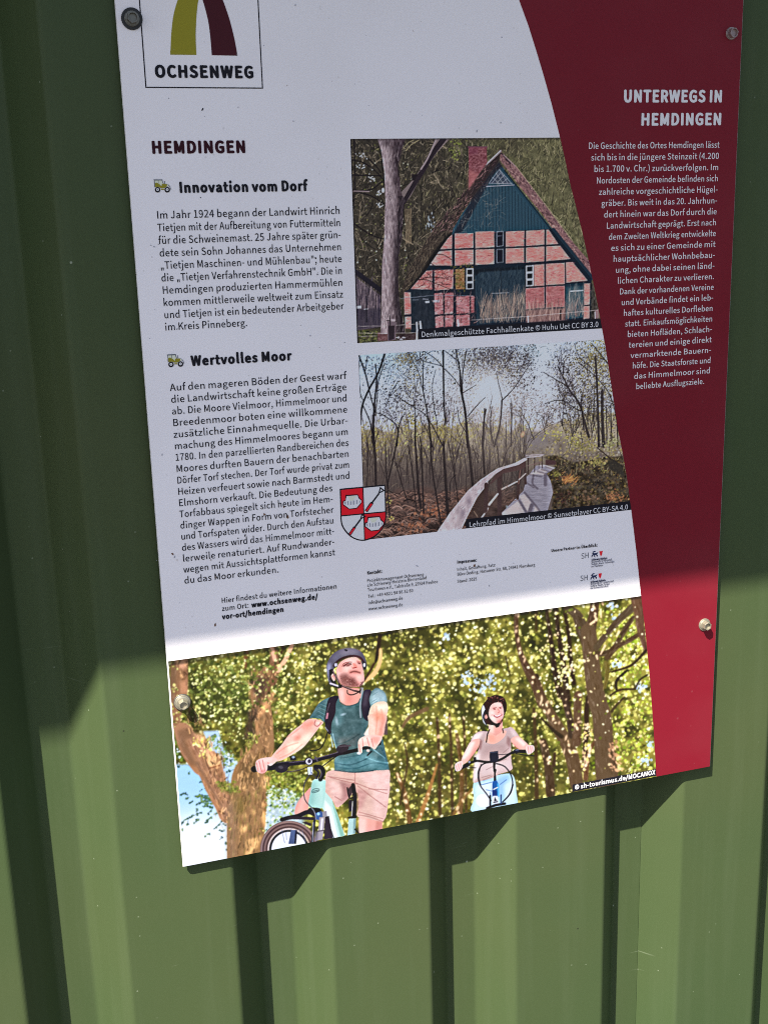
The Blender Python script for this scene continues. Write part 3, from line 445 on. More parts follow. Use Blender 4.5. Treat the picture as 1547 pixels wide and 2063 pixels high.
        P.line(curve(c(*q)), w, (44, 37, 38), .9, w1)
    for q, w, w1 in (((210, 650, 190, 900, 130, 1130), 3, 3.6), ((30, 740, 15, 1130), 3, 4), ((300, 680, 310, 900, 300, 1130), 1.8, 2.4), ((105, 720, 90, 900, 120, 1100), 2, 2.4), ((215, 640, 180, 500, 150, 360), 2, 1), ((215, 650, 330, 530, 430, 380, 520, 250), 2.2, 1), ((20, 860, 100, 1000), 1.4, 1.4), ((410, 780, 480, 900, 540, 1060), 1.3, 1.8), ((620, 850, 660, 1000), 1.2, 1.6), ((790, 300, 850, 420, 920, 560, 1010, 680, 1060, 850, 1110, 1030), 2.4, 5), ((640, 360, 740, 420, 860, 490, 910, 540), 1.6, 2.4), ((650, 690, 760, 655, 850, 660, 960, 730, 1020, 760), 1.4, 2.6), ((850, 260, 845, 380), 1.8, 2.4), ((860, 690, 900, 860), 1.4, 1.6), ((1140, 60, 1310, 270), 1.6, 2.4), ((1000, 260, 1120, 350, 1230, 460, 1330, 600, 1400, 850, 1410, 1130), 1.6, 2.6), ((1180, 200, 1200, 600, 1215, 1130), 3.4, 5), ((1250, 560, 1250, 800, 1265, 1130), 5.4, 6.6), ((1165, 560, 1160, 880), 1.6, 1.8), ((1290, 700, 1300, 1100), 1.8, 2), ((1340, 700, 1350, 1100), 1.4, 2), ((430, 870, 440, 1130), 1, 1.6), ((250, 880, 255, 1130), 1.2, 2), ((1030, 640, 1060, 960), 2.4, 3), ((300, 640, 320, 760, 300, 1000), 1, 1.6), ((960, 60, 1010, 200, 1160, 330), 1, 1.6)):
        P.line(curve(b(*q)), w, (46, 40, 42), .9, w1)
    for x, y, A, L in ((985, 735, 1.5, 26), (1020, 740, 1.3, 28), (1040, 750, 1.1, 26), (1130, 740, 1.7, 24), (1150, 790, 2.4, 24), (1145, 812, 2.2, 20), (960, 730, 1.6, 26), (830, 800, 1.9, 26), (790, 850, 1.9, 22), (925, 740, 1.3, 24), (1060, 850, 1.6, 26), (1100, 860, 1.7, 24), (1190, 760, 1.4, 28), (900, 850, 1.5, 24), (1230, 720, 1.5, 24)):
        for _ in range(2): P.tree(x + r.normal(0, 4), y, A + r.normal(0, .2), L, 1.5, 3, (58, 52, 56), .55, .8)
    # bank with heather on the right
    bank = curve(d(620, 200, 760, 190, 900, 250, 1050, 240, 1250, 210, 1420, 190)) + d(1500, 700, 700, 770, 720, 500, 650, 370, 740, 290)
    P.fill(bank, (62, 54, 44), 1, 1.2); m = P.mask(bank); P.a += (m * (P.noise(9, 7, 3) - .5) * 62)[..., None]
    P.leaves(m, 800, (.9, 3), [(96, 86, 56), (44, 38, 34), (118, 102, 66), (84, 66, 50), (36, 32, 30), (108, 90, 76)], (.3, .85))
    for q, cs, n in (((860, 430, 60, 26), [(150, 112, 72), (128, 84, 58), (110, 66, 50)], 120), ((740, 370, 30, 22), [(124, 116, 66), (100, 96, 56)], 50), ((1330, 600, 70, 40), [(142, 104, 72), (120, 82, 62)], 110), ((1080, 620, 80, 30), [(120, 92, 74), (88, 72, 58)], 70), ((1150, 260, 90, 40), [(138, 132, 80), (112, 110, 66), (150, 134, 90)], 130), ((1130, 480, 90, 60), [(34, 30, 30), (46, 42, 38)], 90), ((820, 620, 60, 50), [(50, 36, 34), (74, 50, 44), (38, 30, 30)], 110), ((1000, 100, 120, 60), [(150, 142, 92), (124, 116, 72), (98, 92, 64)], 150), ((1310, 60, 60, 60), [(150, 148, 110), (110, 106, 70)], 80)):
        x, y = d(q[0], q[1])[0]; P.leaves(np.exp(-((X - x) / (q[2] / 5)) ** 2 - ((Y - y) / (q[3] / 5)) ** 2), n, (.8, 2.4), cs, (.4, .9))
    P.twigs(m * (Y < 960), 130, (5, 16), (.8, 1.4), [(46, 40, 38), (150, 142, 108), (70, 60, 50)], (1.4, .5), (.4, .9))
    P.twigs(np.exp(-((X - 1146) / 12) ** 2 - ((Y - 968) / 8) ** 2), 50, (5, 12), (.8, 1.3), [(176, 134, 84), (150, 104, 66)], (.9, .3), (.5, .9))
    P.line(d(1160, 110, 1280, 210, 1420, 300), 2, (44, 36, 34), .9); P.fill(d(1270, 240, 1330, 230, 1420, 300, 1430, 400, 1280, 320), (50, 46, 42), .9, 1)
    P.fill(d(640, 230, 740, 240, 750, 280, 640, 285), (70, 52, 54), .95, .6)
    P.put(np.exp(-((X - 1000) / 70) ** 2 - ((Y - 880) / 60) ** 2), (150, 138, 130), .3)
    # boardwalk
    deck = d(200, 765, 370, 590, 420, 540, 450, 400, 480, 375, 545, 290, 620, 280, 740, 312, 650, 370, 690, 440, 715, 560, 660, 745, 620, 750, 210, 800)
    P.fill(deck, (128, 124, 136), 1, 0, 14, (12, 2)); m = P.mask(deck)
    for q in ((375, 595, 430, 575, 495, 660, 460, 760), (205, 765, 370, 640, 430, 760, 210, 800), (540, 690, 580, 740, 520, 755), (545, 290, 625, 282, 735, 312, 700, 335, 640, 300), (600, 320, 660, 345, 640, 360, 560, 330), (470, 385, 545, 340, 640, 365, 640, 385, 560, 375)):
        P.fill(d(*q), (172, 160, 160), .8, .8)
    for q, w in (((375, 640, 450, 760), 5), ((430, 560, 540, 690, 580, 745), 4), ((500, 690, 480, 760), 8), ((520, 385, 510, 470, 560, 520), 4), ((600, 330, 680, 350), 2.2), ((640, 300, 720, 330), 2.2), ((560, 350, 620, 365), 2), ((450, 460, 520, 510), 3), ((640, 380, 640, 480), 7), ((480, 380, 600, 400), 2.4)):
        P.line(curve(d(*q)), w, (74, 66, 76), .62, w, 1.2)
    for k in range(26):
        y = 400 + k * 15; P.line(d(380, y + 8, 720, y - 8), .8, (84, 78, 88), .28)
    P.put(m * np.clip((X - 1098) / 12, 0, 1) * (Y > 960), (150, 148, 160), .35)
    # railing
    B = (66, 52, 52)
    for q, w in (((45, 480, 40, 740), 9), ((180, 350, 178, 780), 10.5), ((400, 280, 370, 470, 360, 620), 6.5), ((430, 240, 440, 470), 5.5), ((465, 190, 465, 370), 3), ((530, 205, 530, 355), 2.2), ((605, 195, 608, 315), 1.8), ((575, 260, 572, 320), 1.4)):
        P.line(d(*q), w, B, 1, w * .8)
    P.line(d(395, 270, 370, 470), 2, (120, 92, 84), .7)
    P.line(d(470, 290, 600, 255), 1.8, (110, 92, 90)); P.line(d(445, 188, 600, 178, 620, 182), 2, (150, 140, 146)); P.line(d(450, 205, 540, 200, 605, 190), 2.2, (158, 148, 154)); P.line(d(440, 180, 440, 240), 1.6, (110, 100, 104))
    for q, w in (((75, 680, 160, 570, 210, 525, 355, 450, 410, 400, 440, 350),), 4.2),: pass
    P.line(d(75, 680, 160, 575), 5, (164, 150, 150), 1, 4); P.line(d(205, 525, 355, 450), 3.4, (166, 152, 150), 1, 3); P.line(d(375, 430, 440, 370), 2.6, (150, 136, 136)); P.line(d(10, 810, 60, 720), 4, (150, 138, 140))
    P.fill(d(160, 350, 215, 320, 370, 275, 440, 240, 440, 300, 400, 330, 210, 370, 100, 470, 75, 480), (78, 60, 60), .9, .4)
    P.line(d(350, 400, 352, 430, 250, 500), 1, (90, 74, 74), .5)
    rail = c(970, 1105, 1100, 900, 1330, 620, 1490, 480, 1547, 452) + d(140, 340, 215, 315, 370, 280, 455, 232, 455, 215, 430, 212, 330, 270, 180, 312, 60, 380, 0, 430)[::1]
    P.fill(c(968, 1106, 1120, 880, 1330, 620, 1480, 490, 1560, 445, 1560, 540, 1440, 690, 1340, 880, 1250, 1072), (158, 146, 152), 1, 0, 16, (5, 9))
    P.fill(d(0, 432, 70, 378, 165, 318, 215, 308, 330, 268, 430, 214, 455, 216, 455, 232, 370, 282, 220, 322, 140, 372, 40, 470, 0, 545), (156, 144, 150), 1, 0, 12, (4, 5))
    P.line(d(0, 432, 70, 378, 165, 318, 330, 268, 430, 214), 1.2, (186, 176, 182), .8)
    m = P.mask(c(968, 1106, 1120, 880, 1330, 620, 1480, 490, 1560, 445, 1560, 540, 1440, 690, 1340, 880, 1250, 1072))
    P.put(np.exp(-((X - 932) / 7) ** 2 - ((Y - 1034) / 12) ** 2) * m + np.exp(-((X - 944) / 5) ** 2 - ((Y - 1010) / 10) ** 2) * m, (104, 92, 104), .6)
    P.twigs(m, 60, (3, 9), (.8, 1.6), [(110, 98, 108), (186, 176, 180)], (.8, .6), (.3, .7)); P.line(c(1250, 1072, 1340, 880, 1440, 690, 1560, 540), 1.6, (190, 180, 184), .7)
    P.fill(c(1320, 950, 1440, 700, 1547, 560, 1547, 960), (62, 50, 48), .75, .8); P.line(c(1490, 930, 1520, 890), 3, (190, 178, 178), .8); P.line(c(1400, 860, 1440, 920), 2, (130, 110, 96), .7)
    P.line(d(45, 480, 40, 740), 8, B, 1, 7); P.twigs(P.mask(d(200, 520, 350, 470, 330, 640, 200, 720)), 60, (4, 10), (.9, 1.8), [(118, 94, 86), (56, 46, 44), (96, 78, 72)], (.4, .6), (.4, .8))
    P.put(P.mask(d(240, 690, 265, 690, 265, 715, 245, 715), .8), (130, 140, 150), .8)
    P.dot(*b(425, 1005)[0], 3, 5, .4, (206, 158, 128), .85, 2); P.dot(*b(545, 415)[0], 2, 3, 0, (50, 46, 58)); P.dot(*b(530, 478)[0], 1.6, 1.8, 0, (50, 46, 58)); P.dot(*a(925, 340)[0], 1.8, 2.2, 0, (50, 46, 58)); P.dot(*a(1180, 528)[0], 2.2, 2.2, 0, (50, 46, 58))
    P.leaves(np.exp(-((X - 1115) / 16) ** 2 - ((Y - 872) / 8) ** 2) + .8 * np.exp(-((X - 1150) / 24) ** 2 - ((Y - 884) / 10) ** 2), 130, (.7, 2), [(178, 166, 96), (150, 140, 82), (128, 120, 76)], (.5, .95))
    return finish(P, .8, .25, 1.1)
def print_cyclists():
    P = Print(334, 1192, 1332, 1756, 21); r = P.r
    a = Q(4.688, 330, 1280); h = Q(7.032, 640, 1280); e = Q(6.188, 850, 1200); f = Q(5.95, 1080, 1200)
    g = Q(5.95, 340, 1520); k = Q(5.157, 500, 1440); w = Q(6.446, 880, 1380); t = Q(5.95, 1080, 1400)
    one = np.ones((P.h, P.w)); X, Y = P.X, P.Y
    G = lambda x, y, sx, sy=None: np.exp(-((X - x) / sx) ** 2 - ((Y - y) / (sy or sx)) ** 2)
    # leaf canopy out of focus
    n1 = P.noise(46); n2 = P.noise(16)
    P.mix(one, (52, 52, 28), (140, 132, 64), (n1 - .5) * 1.8 + (n2 - .5) * 1.6 + .38 + G(1290, 1330, 90, 130) * .4 + G(1270, 1500, 70, 90) * .4)
    P.put(G(470, 1400, 120, 60) * .8, (54, 62, 34)); P.put(G(820, 1440, 90, 60) * .3, (70, 74, 38)); P.put(G(700, 1300, 200, 22) * .6, (58, 54, 34))
    P.put(np.clip((Y - 1500) / 80, 0, 1) * (X > 780) * .35, (84, 78, 44)); P.put(G(900, 1590, 60, 60) * .55, (66, 58, 36))
    c1 = [(96, 104, 46), (70, 80, 36), (122, 126, 58), (52, 58, 30), (40, 42, 26), (136, 128, 60), (104, 92, 48)]
    P.leaves(.1 + n1 ** 3, 900, (4, 9), [(140, 138, 62), (120, 124, 56), (160, 150, 74), (96, 104, 46)], (.25, .6), (.4, .8))
    P.leaves(.1 + (1 - n1) ** 3, 700, (4, 9), [(36, 36, 22), (48, 50, 28), (60, 58, 34)], (.25, .6), (.4, .8))
    P.leaves(one, 5200, (1.5, 5), c1, (.25, .75), (.4, .9))
    P.leaves(.25 + n2 ** 2, 2600, (1.2, 3.2), [(168, 166, 82), (146, 150, 70), (186, 176, 96), (126, 118, 60), (150, 128, 70)], (.4, .95), (.5, .95))
    lit = (X > 560) * 1. + .25; lit *= .3 + 1.3 * n1 ** 2 + .6 * G(1270, 1300, 60, 150) + .5 * G(960, 1330, 90, 60)
    P.leaves(lit * n2 ** 2, 2300, (1.8, 5), [(216, 206, 122), (196, 190, 104), (232, 222, 150)], (.5, .9), (.55, 1))
    P.leaves(lit, 1700, (1.2, 3.4), [(238, 232, 158), (226, 214, 128), (250, 246, 196), (206, 198, 104), (236, 214, 150)], (.6, 1), (.6, 1))
    P.leaves(lit * (X > 640) * n2, 420, (1.8, 3.8), [(252, 248, 208), (246, 236, 170)], (.75, 1), (.7, 1))
    P.leaves(G(1270, 1500, 50, 80) + G(1270, 1320, 46, 90), 520, (1.4, 4), [(196, 206, 84), (166, 186, 66), (226, 226, 130), (120, 144, 48)], (.5, .95), (.5, 1))
    for x, y, s in ((965, 1385, 16), (985, 1372, 14), (940, 1365, 8), (1246, 1336, 8), (1308, 1500, 7), (1300, 1532, 8), (1240, 1245, 7), (1235, 1222, 6), (900, 1282, 6), (1290, 1385, 8)):
        P.leaves(G(x, y, s), int(s * 2), (1.2, 4), [(206, 226, 244), (226, 238, 250), (186, 206, 222)], (.7, 1), (.6, 1))
    P.leaves(G(470, 1380, 100, 60), 420, (1.5, 4.5), [(78, 92, 44), (58, 68, 36), (104, 118, 62), (128, 140, 80)], (.4, .9))
    P.leaves(G(420, 1360, 70, 40) + G(455, 1440, 50, 30) + G(520, 1480, 40, 30), 260, (1.5, 3.4), [(222, 222, 150), (200, 206, 130), (236, 232, 180), (168, 178, 96)], (.6, 1), (.5, 1))
    # right-hand trunks
    bk = (72, 56, 46)
    def trunk(pts, ws, col=bk, lights=0, al=1.):
        pts = curve(pts, n=5); ww = np.interp(np.linspace(0, 1, len(pts)), np.linspace(0, 1, len(ws)), ws)
        for i in range(len(pts) - 1): P.line(pts[i:i + 2], ww[i], col, al, ww[i + 1], 1.1)
        if ww.max() > 9:
            for i in range(len(pts) - 1):
                x, y = pts[i]; dx, dy = pts[i + 1][0] - x, pts[i + 1][1] - y; L = math.hypot(dx, dy) + .1
                for _ in range(int(L / 1.6)):
                    q = r.uniform(-.46, .46); tt = r.random(); px, py = x + dx * tt - dy / L * q * ww[i], y + dy * tt + dx / L * q * ww[i]
                    P.line([(px, py), (px + dx / L * 8, py + dy / L * 8)], r.uniform(1, 2.2), np.array(col) + r.choice([-20, -10, 14, 26]) + (26 if q > .2 else -4), .5)
        for _ in range(lights):
            i = r.integers(len(pts) - 1); x, y = pts[i]; P.dot(x + r.normal(.12, .25) * ww[i], y, r.uniform(1.4, 3.4), r.uniform(2, 6), r.normal(0, .4), np.array((244, 206, 168)) + r.normal(0, 10), r.uniform(.6, .95), .9)
    for q, ws in (((120, 170, 170, 500, 220, 900, 300, 1200), (6, 8, 11, 15)), ((230, 150, 270, 480, 320, 800, 380, 1300), (8, 9, 10, 15)), ((340, 200, 390, 500, 410, 760, 450, 1050), (8, 7, 8, 8)), ((0, 960, 60, 1200, 110, 1309), (9, 12, 15))):
        trunk(f(*q), ws, (48, 36, 30))
    P.leaves(G(1135, 1330, 30, 70), 150, (1.6, 3.6), [(248, 216, 176), (250, 240, 190), (238, 226, 150)], (.7, 1), (.6, 1))
    trunk(e(1170, 240, 1180, 500, 1240, 760, 1330, 950, 1420, 1120, 1500, 1340), (9, 8, 11, 17, 20, 22), (74, 54, 44), 16)
    trunk(t(30, 20, 130, 160, 250, 380, 370, 600, 440, 800, 480, 1060), (16, 18, 24, 26, 27, 27), (84, 64, 50), 22)
    trunk(t(330, 0, 370, 160, 400, 300, 430, 480), (14, 13, 13, 16), (56, 42, 38), 6); trunk(t(500, 0, 490, 200, 490, 400, 480, 560), (16, 15, 15, 20), (84, 62, 50), 7)
    trunk(t(620, 20, 600, 200, 600, 400, 580, 700, 570, 900), (8, 9, 9, 8, 9), (50, 36, 32), 8); trunk(t(710, 540, 640, 660, 610, 800, 590, 1000), (5, 6, 8, 10), (96, 66, 50), 8)
    trunk(t(60, 280, 200, 420, 300, 500), (3, 6, 8), (48, 38, 32)); trunk(t(80, 560, 110, 700, 150, 900, 170, 1180), (14, 16, 17, 19), (66, 50, 40), 8); trunk(t(220, 700, 210, 850), (5, 6), (60, 44, 36))
    P.leaves(P.mask(t(560, 350, 690, 380, 640, 700, 600, 900, 540, 900)), 60, (1.4, 3.6), [(248, 220, 176), (236, 190, 150), (220, 200, 110)], (.7, 1), (.4, .9), (1.9, .3))
    trunk(f(360, 150, 480, 230, 560, 420, 620, 560), (12, 19, 26, 28), (72, 58, 48)); trunk(f(700, 90, 680, 250, 640, 420, 650, 560), (17, 18, 24, 28), (74, 54, 44), 6)
    trunk(f(620, 420, 660, 800, 700, 1100, 740, 1309) + t(780, 240, 810, 600, 850, 1000), (30, 32, 34, 36, 37, 39, 46), (86, 67, 54), 0)
    trunk(f(830, 800, 850, 900, 820, 1100), (8, 10, 6), (100, 88, 48)); P.leaves(P.mask(t(860, 560, 960, 560, 1030, 900, 880, 920)), 44, (1.6, 5), [(232, 178, 140), (190, 140, 110), (216, 166, 130)], (.5, .9), (.3, .7), (.8, .4))
    trunk(f(720, 620, 860, 440, 1000, 280, 1180, 120), (13, 11, 13, 16), (76, 62, 50)); trunk(f(700, 700, 900, 660, 1050, 420, 1160, 260), (12, 10, 9, 7), (70, 54, 42)); trunk(f(850, 740, 960, 620, 1120, 530, 1270, 440), (11, 8, 8, 8), (76, 58, 44))
    trunk(f(1200, 30, 1230, 200, 1250, 420, 1310, 640), (24, 20, 14, 7), (92, 66, 54)); trunk(f(880, 920, 1080, 860, 1180, 800, 1310, 660), (3, 4, 4, 6), (52, 40, 30)); trunk(f(960, 1130, 960, 1020, 1080, 900), (4, 5, 4), (40, 32, 26)); trunk(f(1180, 1120, 1240, 1010, 1330, 950), (3, 3, 3), (52, 42, 32)); trunk(f(880, 1200, 1000, 1130, 1180, 1120), (3, 4, 3), (56, 44, 34)); trunk(t(900, 200, 960, 120, 1050, 30), (5, 4, 3), (60, 48, 36))
    for q in ((700, 240, 720, 300), (650, 340, 720, 280), (770, 190, 775, 260), (790, 90, 800, 110), (820, 600, 770, 700), (720, 720, 730, 760), (990, 430, 960, 490)): P.line(f(*q), 5, (240, 196, 158), .9, 3)
    for x, ws in ((905, (4, 5, 6)), (933, (4, 4, 5)), (1000, (3, 4, 6)), (1075, (6, 7, 9)), (880, (5, 6, 7))): trunk([(x, 1440 + r.normal(0, 14)), (x + 4, 1520), (x + 6, 1640)], ws, (62, 46, 34), 4, .85)
    trunk([(920, 1480), (930, 1560), (926, 1650)], (7, 9, 10), (92, 66, 44), 6, .8); trunk([(905, 1660), (925, 1620), (950, 1590)], (6, 6, 3), (120, 88, 54), 3, .8)
    trunk([(800, 1560), (815, 1600), (830, 1680)], (8, 9, 11), (100, 70, 46), 8, .8); trunk([(840, 1660), (862, 1600), (880, 1540)], (9, 8, 4), (150, 104, 64), 4, .8); trunk([(815, 1500), (820, 1540), (806, 1620)], (3, 4, 5), (60, 46, 34), 0, .8)
    trunk(h(880, 0, 850, 240, 820, 380), (8, 7, 4), (42, 32, 28)); trunk(h(890, 200, 880, 380, 800, 540, 680, 640), (6, 7, 9, 6), (206, 164, 116)); trunk(h(800, 400, 720, 540, 660, 640), (4, 4, 3), (60, 40, 34)); trunk(h(1547, 1040, 1300, 1160, 1200, 1300), (9, 7, 5), (98, 74, 56), 0, .7)
    trunk(a(780, 150, 770, 300), (8, 6), (96, 62, 44), 0, .8); trunk(e(1420, 180, 1420, 440), (4, 4), (60, 44, 32), 0, .7); trunk(e(1040, 760, 1090, 980), (3, 3), (46, 38, 30), 0, .8)
    # sky lower left
    sky = [(344, 1528), (420, 1545), (440, 1470), (480, 1500), (500, 1540), (490, 1600), (470, 1760), (340, 1760)]
    P.fill([(340, 1540), (400, 1540), (430, 1600), (470, 1660), (475, 1760), (340, 1760)], (168, 208, 240), 1, 2); P.put(P.mask([(340, 1640), (480, 1640), (480, 1760), (340, 1760)], 22) * (X < 474), (246, 248, 252), .95)
    P.fill(a(370, 905, 520, 900, 560, 1060, 700, 1200, 740, 1260, 640, 1500, 520, 1250), (190, 216, 238), .95, 1.5)
    P.fill([(528, 1640), (545, 1590), (600, 1600), (620, 1690), (560, 1710), (530, 1720)], (205, 226, 234), .8, 4); P.leaves(P.mask([(530, 1580), (600, 1570), (600, 1640), (560, 1690), (530, 1700)]), 120, (1.2, 3.4), [(232, 242, 246), (210, 228, 238), (96, 120, 56), (130, 150, 80), (52, 76, 64)], (.7, 1), (.6, 1))
    P.leaves(P.mask(a(400, 940, 540, 930, 740, 1260, 560, 1240)), 150, (1.2, 3.2), [(96, 120, 60), (120, 140, 76), (60, 84, 50), (228, 236, 240)], (.6, 1))
    P.leaves(G(385, 1520, 40, 22) * (X < 400) + G(352, 1500, 14, 20), 90, (1.2, 3.4), [(86, 112, 50), (110, 136, 66), (60, 82, 44), (226, 236, 240)], (.7, 1))
    for q in ((140, 490, 200, 460, 230, 490), (200, 540, 250, 510), (250, 580, 280, 570), (310, 500, 420, 510, 520, 560), (330, 600, 420, 560, 500, 560), (420, 620, 470, 590, 560, 570), (180, 790, 260, 750, 400, 690), (150, 850, 180, 810), (225, 850, 235, 790), (300, 830, 370, 770), (330, 690, 340, 650), (440, 820, 520, 740), (550, 890, 640, 800), (480, 700, 520, 660), (600, 910, 670, 920), (470, 960, 500, 940), (430, 990, 450, 980), (610, 1020, 640, 1000), (240, 240, 255, 200), (390, 430, 405, 415), (440, 390, 450, 440), (150, 910, 160, 895), (120, 150, 135, 120), (370, 340, 400, 330), (560, 710, 620, 690), (690, 60, 700, 40), (660, 140, 700, 120), (740, 90, 760, 60), (700, 210, 780, 180), (700, 1140, 690, 1130), (690, 1060, 680, 1070)):
        p = g(*q); P.line(p, 1.1, (62, 86, 70), .8, .9)
        for (xa, ya), (xb, yb) in zip(p, p[1:]):
            for _ in range(max(2, int(math.hypot(xb - xa, yb - ya) / 2.6))):
                t_ = r.random(); P.dot(xa + (xb - xa) * t_ + r.normal(0, 1), ya + (yb - ya) * t_ + r.normal(0, 1), r.uniform(1.3, 3), r.uniform(.9, 1.9), r.uniform(0, 3.1), np.array([(52, 82, 58), (74, 104, 60), (44, 70, 62)][r.integers(3)]), r.uniform(.7, 1))
    P.leaves(P.mask(g(320, 480, 560, 500, 620, 640, 420, 640)), 60, (1, 3), [(64, 96, 56), (88, 116, 64), (50, 74, 50)], (.6, 1))
    P.leaves(P.mask(g(560, 690, 690, 640, 690, 880, 600, 760)), 22, (1, 2.4), [(70, 100, 70), (50, 74, 60)], (.6, 1))
    # two trunks on the left
    tl = (128, 92, 72)
    trunk(a(150, 200, 150, 400, 140, 560, 110, 700, 120, 850), (33, 34, 34, 26, 22), tl)
    P.put(P.mask(a(60, 300, 120, 300, 110, 560, 60, 700), 3), (94, 72, 58), .7); P.put(P.mask(a(120, 240, 215, 235, 215, 300, 170, 330, 130, 300), 3), (214, 160, 134), .7); P.put(P.mask(a(150, 440, 225, 420, 230, 540, 170, 560), 3), (196, 140, 112), .6)
    P.leaves(G(350, 1340, 8, 12) + G(352, 1395, 10, 12) + G(372, 1450, 22, 20), 60, (1.5, 3.6), [(196, 196, 120), (150, 150, 76), (86, 84, 44), (220, 210, 140)], (.6, 1))
    trunk(a(180, 900, 260, 1060, 380, 1200) + g(480, 120, 560, 360, 640, 560, 700, 740), (33, 46, 54, 52, 44, 36, 28), (150, 108, 86))
    P.put(P.mask(a(130, 900, 250, 870, 330, 960, 200, 980, 300, 1200, 380, 1230, 250, 1230, 150, 1040), 3), (96, 70, 58), .6); P.put(P.mask(a(280, 920, 370, 930, 460, 1100, 520, 1219, 420, 1219, 330, 1040), 3), (224, 168, 134), .75); P.put(P.mask(g(430, 0, 590, 0, 620, 140, 500, 170, 440, 80), 2.5), (236, 182, 132), .8)
    P.line(g(340, 100, 500, 400, 660, 660, 740, 880), 6, (112, 84, 72), .6, 4, 2); P.line(g(420, 0, 500, 220), 3, (70, 46, 40), .7); P.line(g(480, 170, 610, 130), 3.2, (110, 62, 46), .75)
    for _ in range(150):
        s = r.random(); x = np.interp(s, [0, .5, 1], [382, 425, 462]) + r.normal(0, 9); y = 1480 + s * 180; P.line([(x, y), (x + 4, y + 9)], r.uniform(1, 2), [(96, 66, 56), (190, 140, 118), (120, 86, 72)][r.integers(3)], .45)
    P.leaves(G(412, 1510, 10, 12) + G(398, 1496, 12, 8), 40, (1.4, 3.6), [(222, 212, 120), (190, 186, 90), (244, 236, 170)], (.6, 1))
    trunk(a(1030, 60, 1040, 330, 950, 560, 900, 700), (12, 22, 30, 30), (110, 78, 60)); P.line(a(1210, 95, 1150, 230, 1080, 330), 8, (226, 168, 138), .95, 10); P.line(a(1020, 110, 1050, 230), 8, (220, 164, 138), .9)
    P.line(a(1130, 100, 1100, 200), 4, (60, 38, 34), .9)
    trunk(a(960, 360, 900, 520, 930, 700, 950, 900, 930, 1100) + g(960, 240, 960, 500, 930, 800, 920, 1100, 920, 1300), (24, 34, 36, 36, 44, 62, 76, 76, 74, 72), (134, 100, 74))
    P.put(P.mask(a(800, 400, 1000, 400, 960, 560, 880, 680, 790, 800, 760, 980, 860, 960, 850, 760, 880, 600), 3), (62, 48, 46), .85); P.put(P.mask(a(780, 720, 880, 690, 890, 800, 810, 810), 2), (52, 42, 42), .8); P.put(P.mask(a(790, 880, 860, 880, 850, 970, 780, 960), 2), (56, 46, 44), .8)
    P.put(P.mask(a(1060, 490, 1050, 600, 960, 720, 880, 800, 900, 900, 870, 900, 880, 740, 960, 620), 2), (206, 150, 108), .75); P.put(P.mask(g(880, 60, 1040, 60, 1040, 330, 850, 340, 830, 250), 3), (84, 64, 48), .7)
    P.put(P.mask(g(560, 340, 720, 330, 830, 420, 760, 480, 640, 440), 3), (110, 106, 58), .8)
    for q in ((1130, 260, 1215, 260, 1200, 420, 1130, 400), (900, 370, 960, 380, 930, 430, 820, 420), (1110, 560, 1160, 600, 1150, 640, 1110, 620), (1120, 660, 1165, 700, 1160, 900, 1110, 760), (860, 850, 950, 840, 930, 920, 850, 950), (930, 1020, 1110, 980, 1060, 1120, 1000, 1160, 920, 1110), (990, 660, 1050, 680, 1010, 740), (900, 700, 940, 720, 900, 780), (1000, 440, 1070, 460, 1050, 520), (720, 1030, 750, 1030, 745, 1080), (920, 1160, 1010, 1130, 990, 1200, 920, 1210), (960, 130, 1010, 160, 980, 220)): P.put(P.mask(g(*q), 2.2), (238, 184, 128), .85)
    for q in ((1080, 280, 1200, 330), (940, 100, 1040, 130)): pass
    m = P.mask(g(700, 700, 760, 450, 900, 400, 1180, 420, 1150, 900, 1020, 1180, 700, 1250)); P.twigs(m, 420, (5, 15), (.9, 2.2), [(92, 68, 50), (66, 50, 42), (160, 122, 88), (186, 140, 100), (104, 84, 62), (122, 110, 64)], (1.5, .14), (.35, .85), .15)
    P.put(P.mask(g(680, 560, 790, 560, 800, 1250, 700, 1260), 6), (128, 104, 98), .45); P.put(P.mask(g(800, 480, 930, 520, 900, 720, 800, 700), 5), (104, 92, 50), .4)
    P.leaves(P.mask(k(0, 180, 120, 210, 120, 280, 0, 320)), 30, (1.5, 3.6), [(200, 200, 110), (120, 128, 56), (80, 84, 44)], (.6, 1)); P.leaves(G(463, 1668, 3) + G(528, 1672, 4), 10, (1, 2.4), [(226, 206, 120), (96, 96, 50)], (.7, 1))
    P.leaves(P.mask(k(180, 560, 600, 620, 560, 820, 420, 960, 200, 860)), 300, (1.2, 3.6), [(112, 128, 52), (80, 96, 42), (150, 158, 72), (196, 196, 110), (62, 76, 36)], (.4, .9)); P.leaves(P.mask(k(190, 760, 560, 780, 480, 960, 330, 1080, 180, 1200)), 150, (1.2, 3.4), [(222, 236, 234), (190, 212, 214), (110, 134, 66), (76, 104, 60), (236, 242, 240)], (.6, 1), (.6, 1))
    for q, n in ((P.mask(a(60, 235, 235, 230, 240, 560, 200, 900, 480, 1219, 600, 1219, 400, 860, 250, 560)), 150), (P.mask(a(790, 300, 1060, 300, 1080, 560, 1090, 900, 1060, 1219, 780, 1219, 800, 700)), 260), (P.mask(g(420, 0, 640, 60, 760, 500, 720, 900, 480, 420)), 120)):
        P.twigs(q, n, (4, 13), (1, 3.2), [(84, 60, 48), (58, 42, 38), (196, 146, 108), (226, 176, 130), (150, 108, 82), (116, 84, 64)], (1.7, .35), (.35, .85), .3)
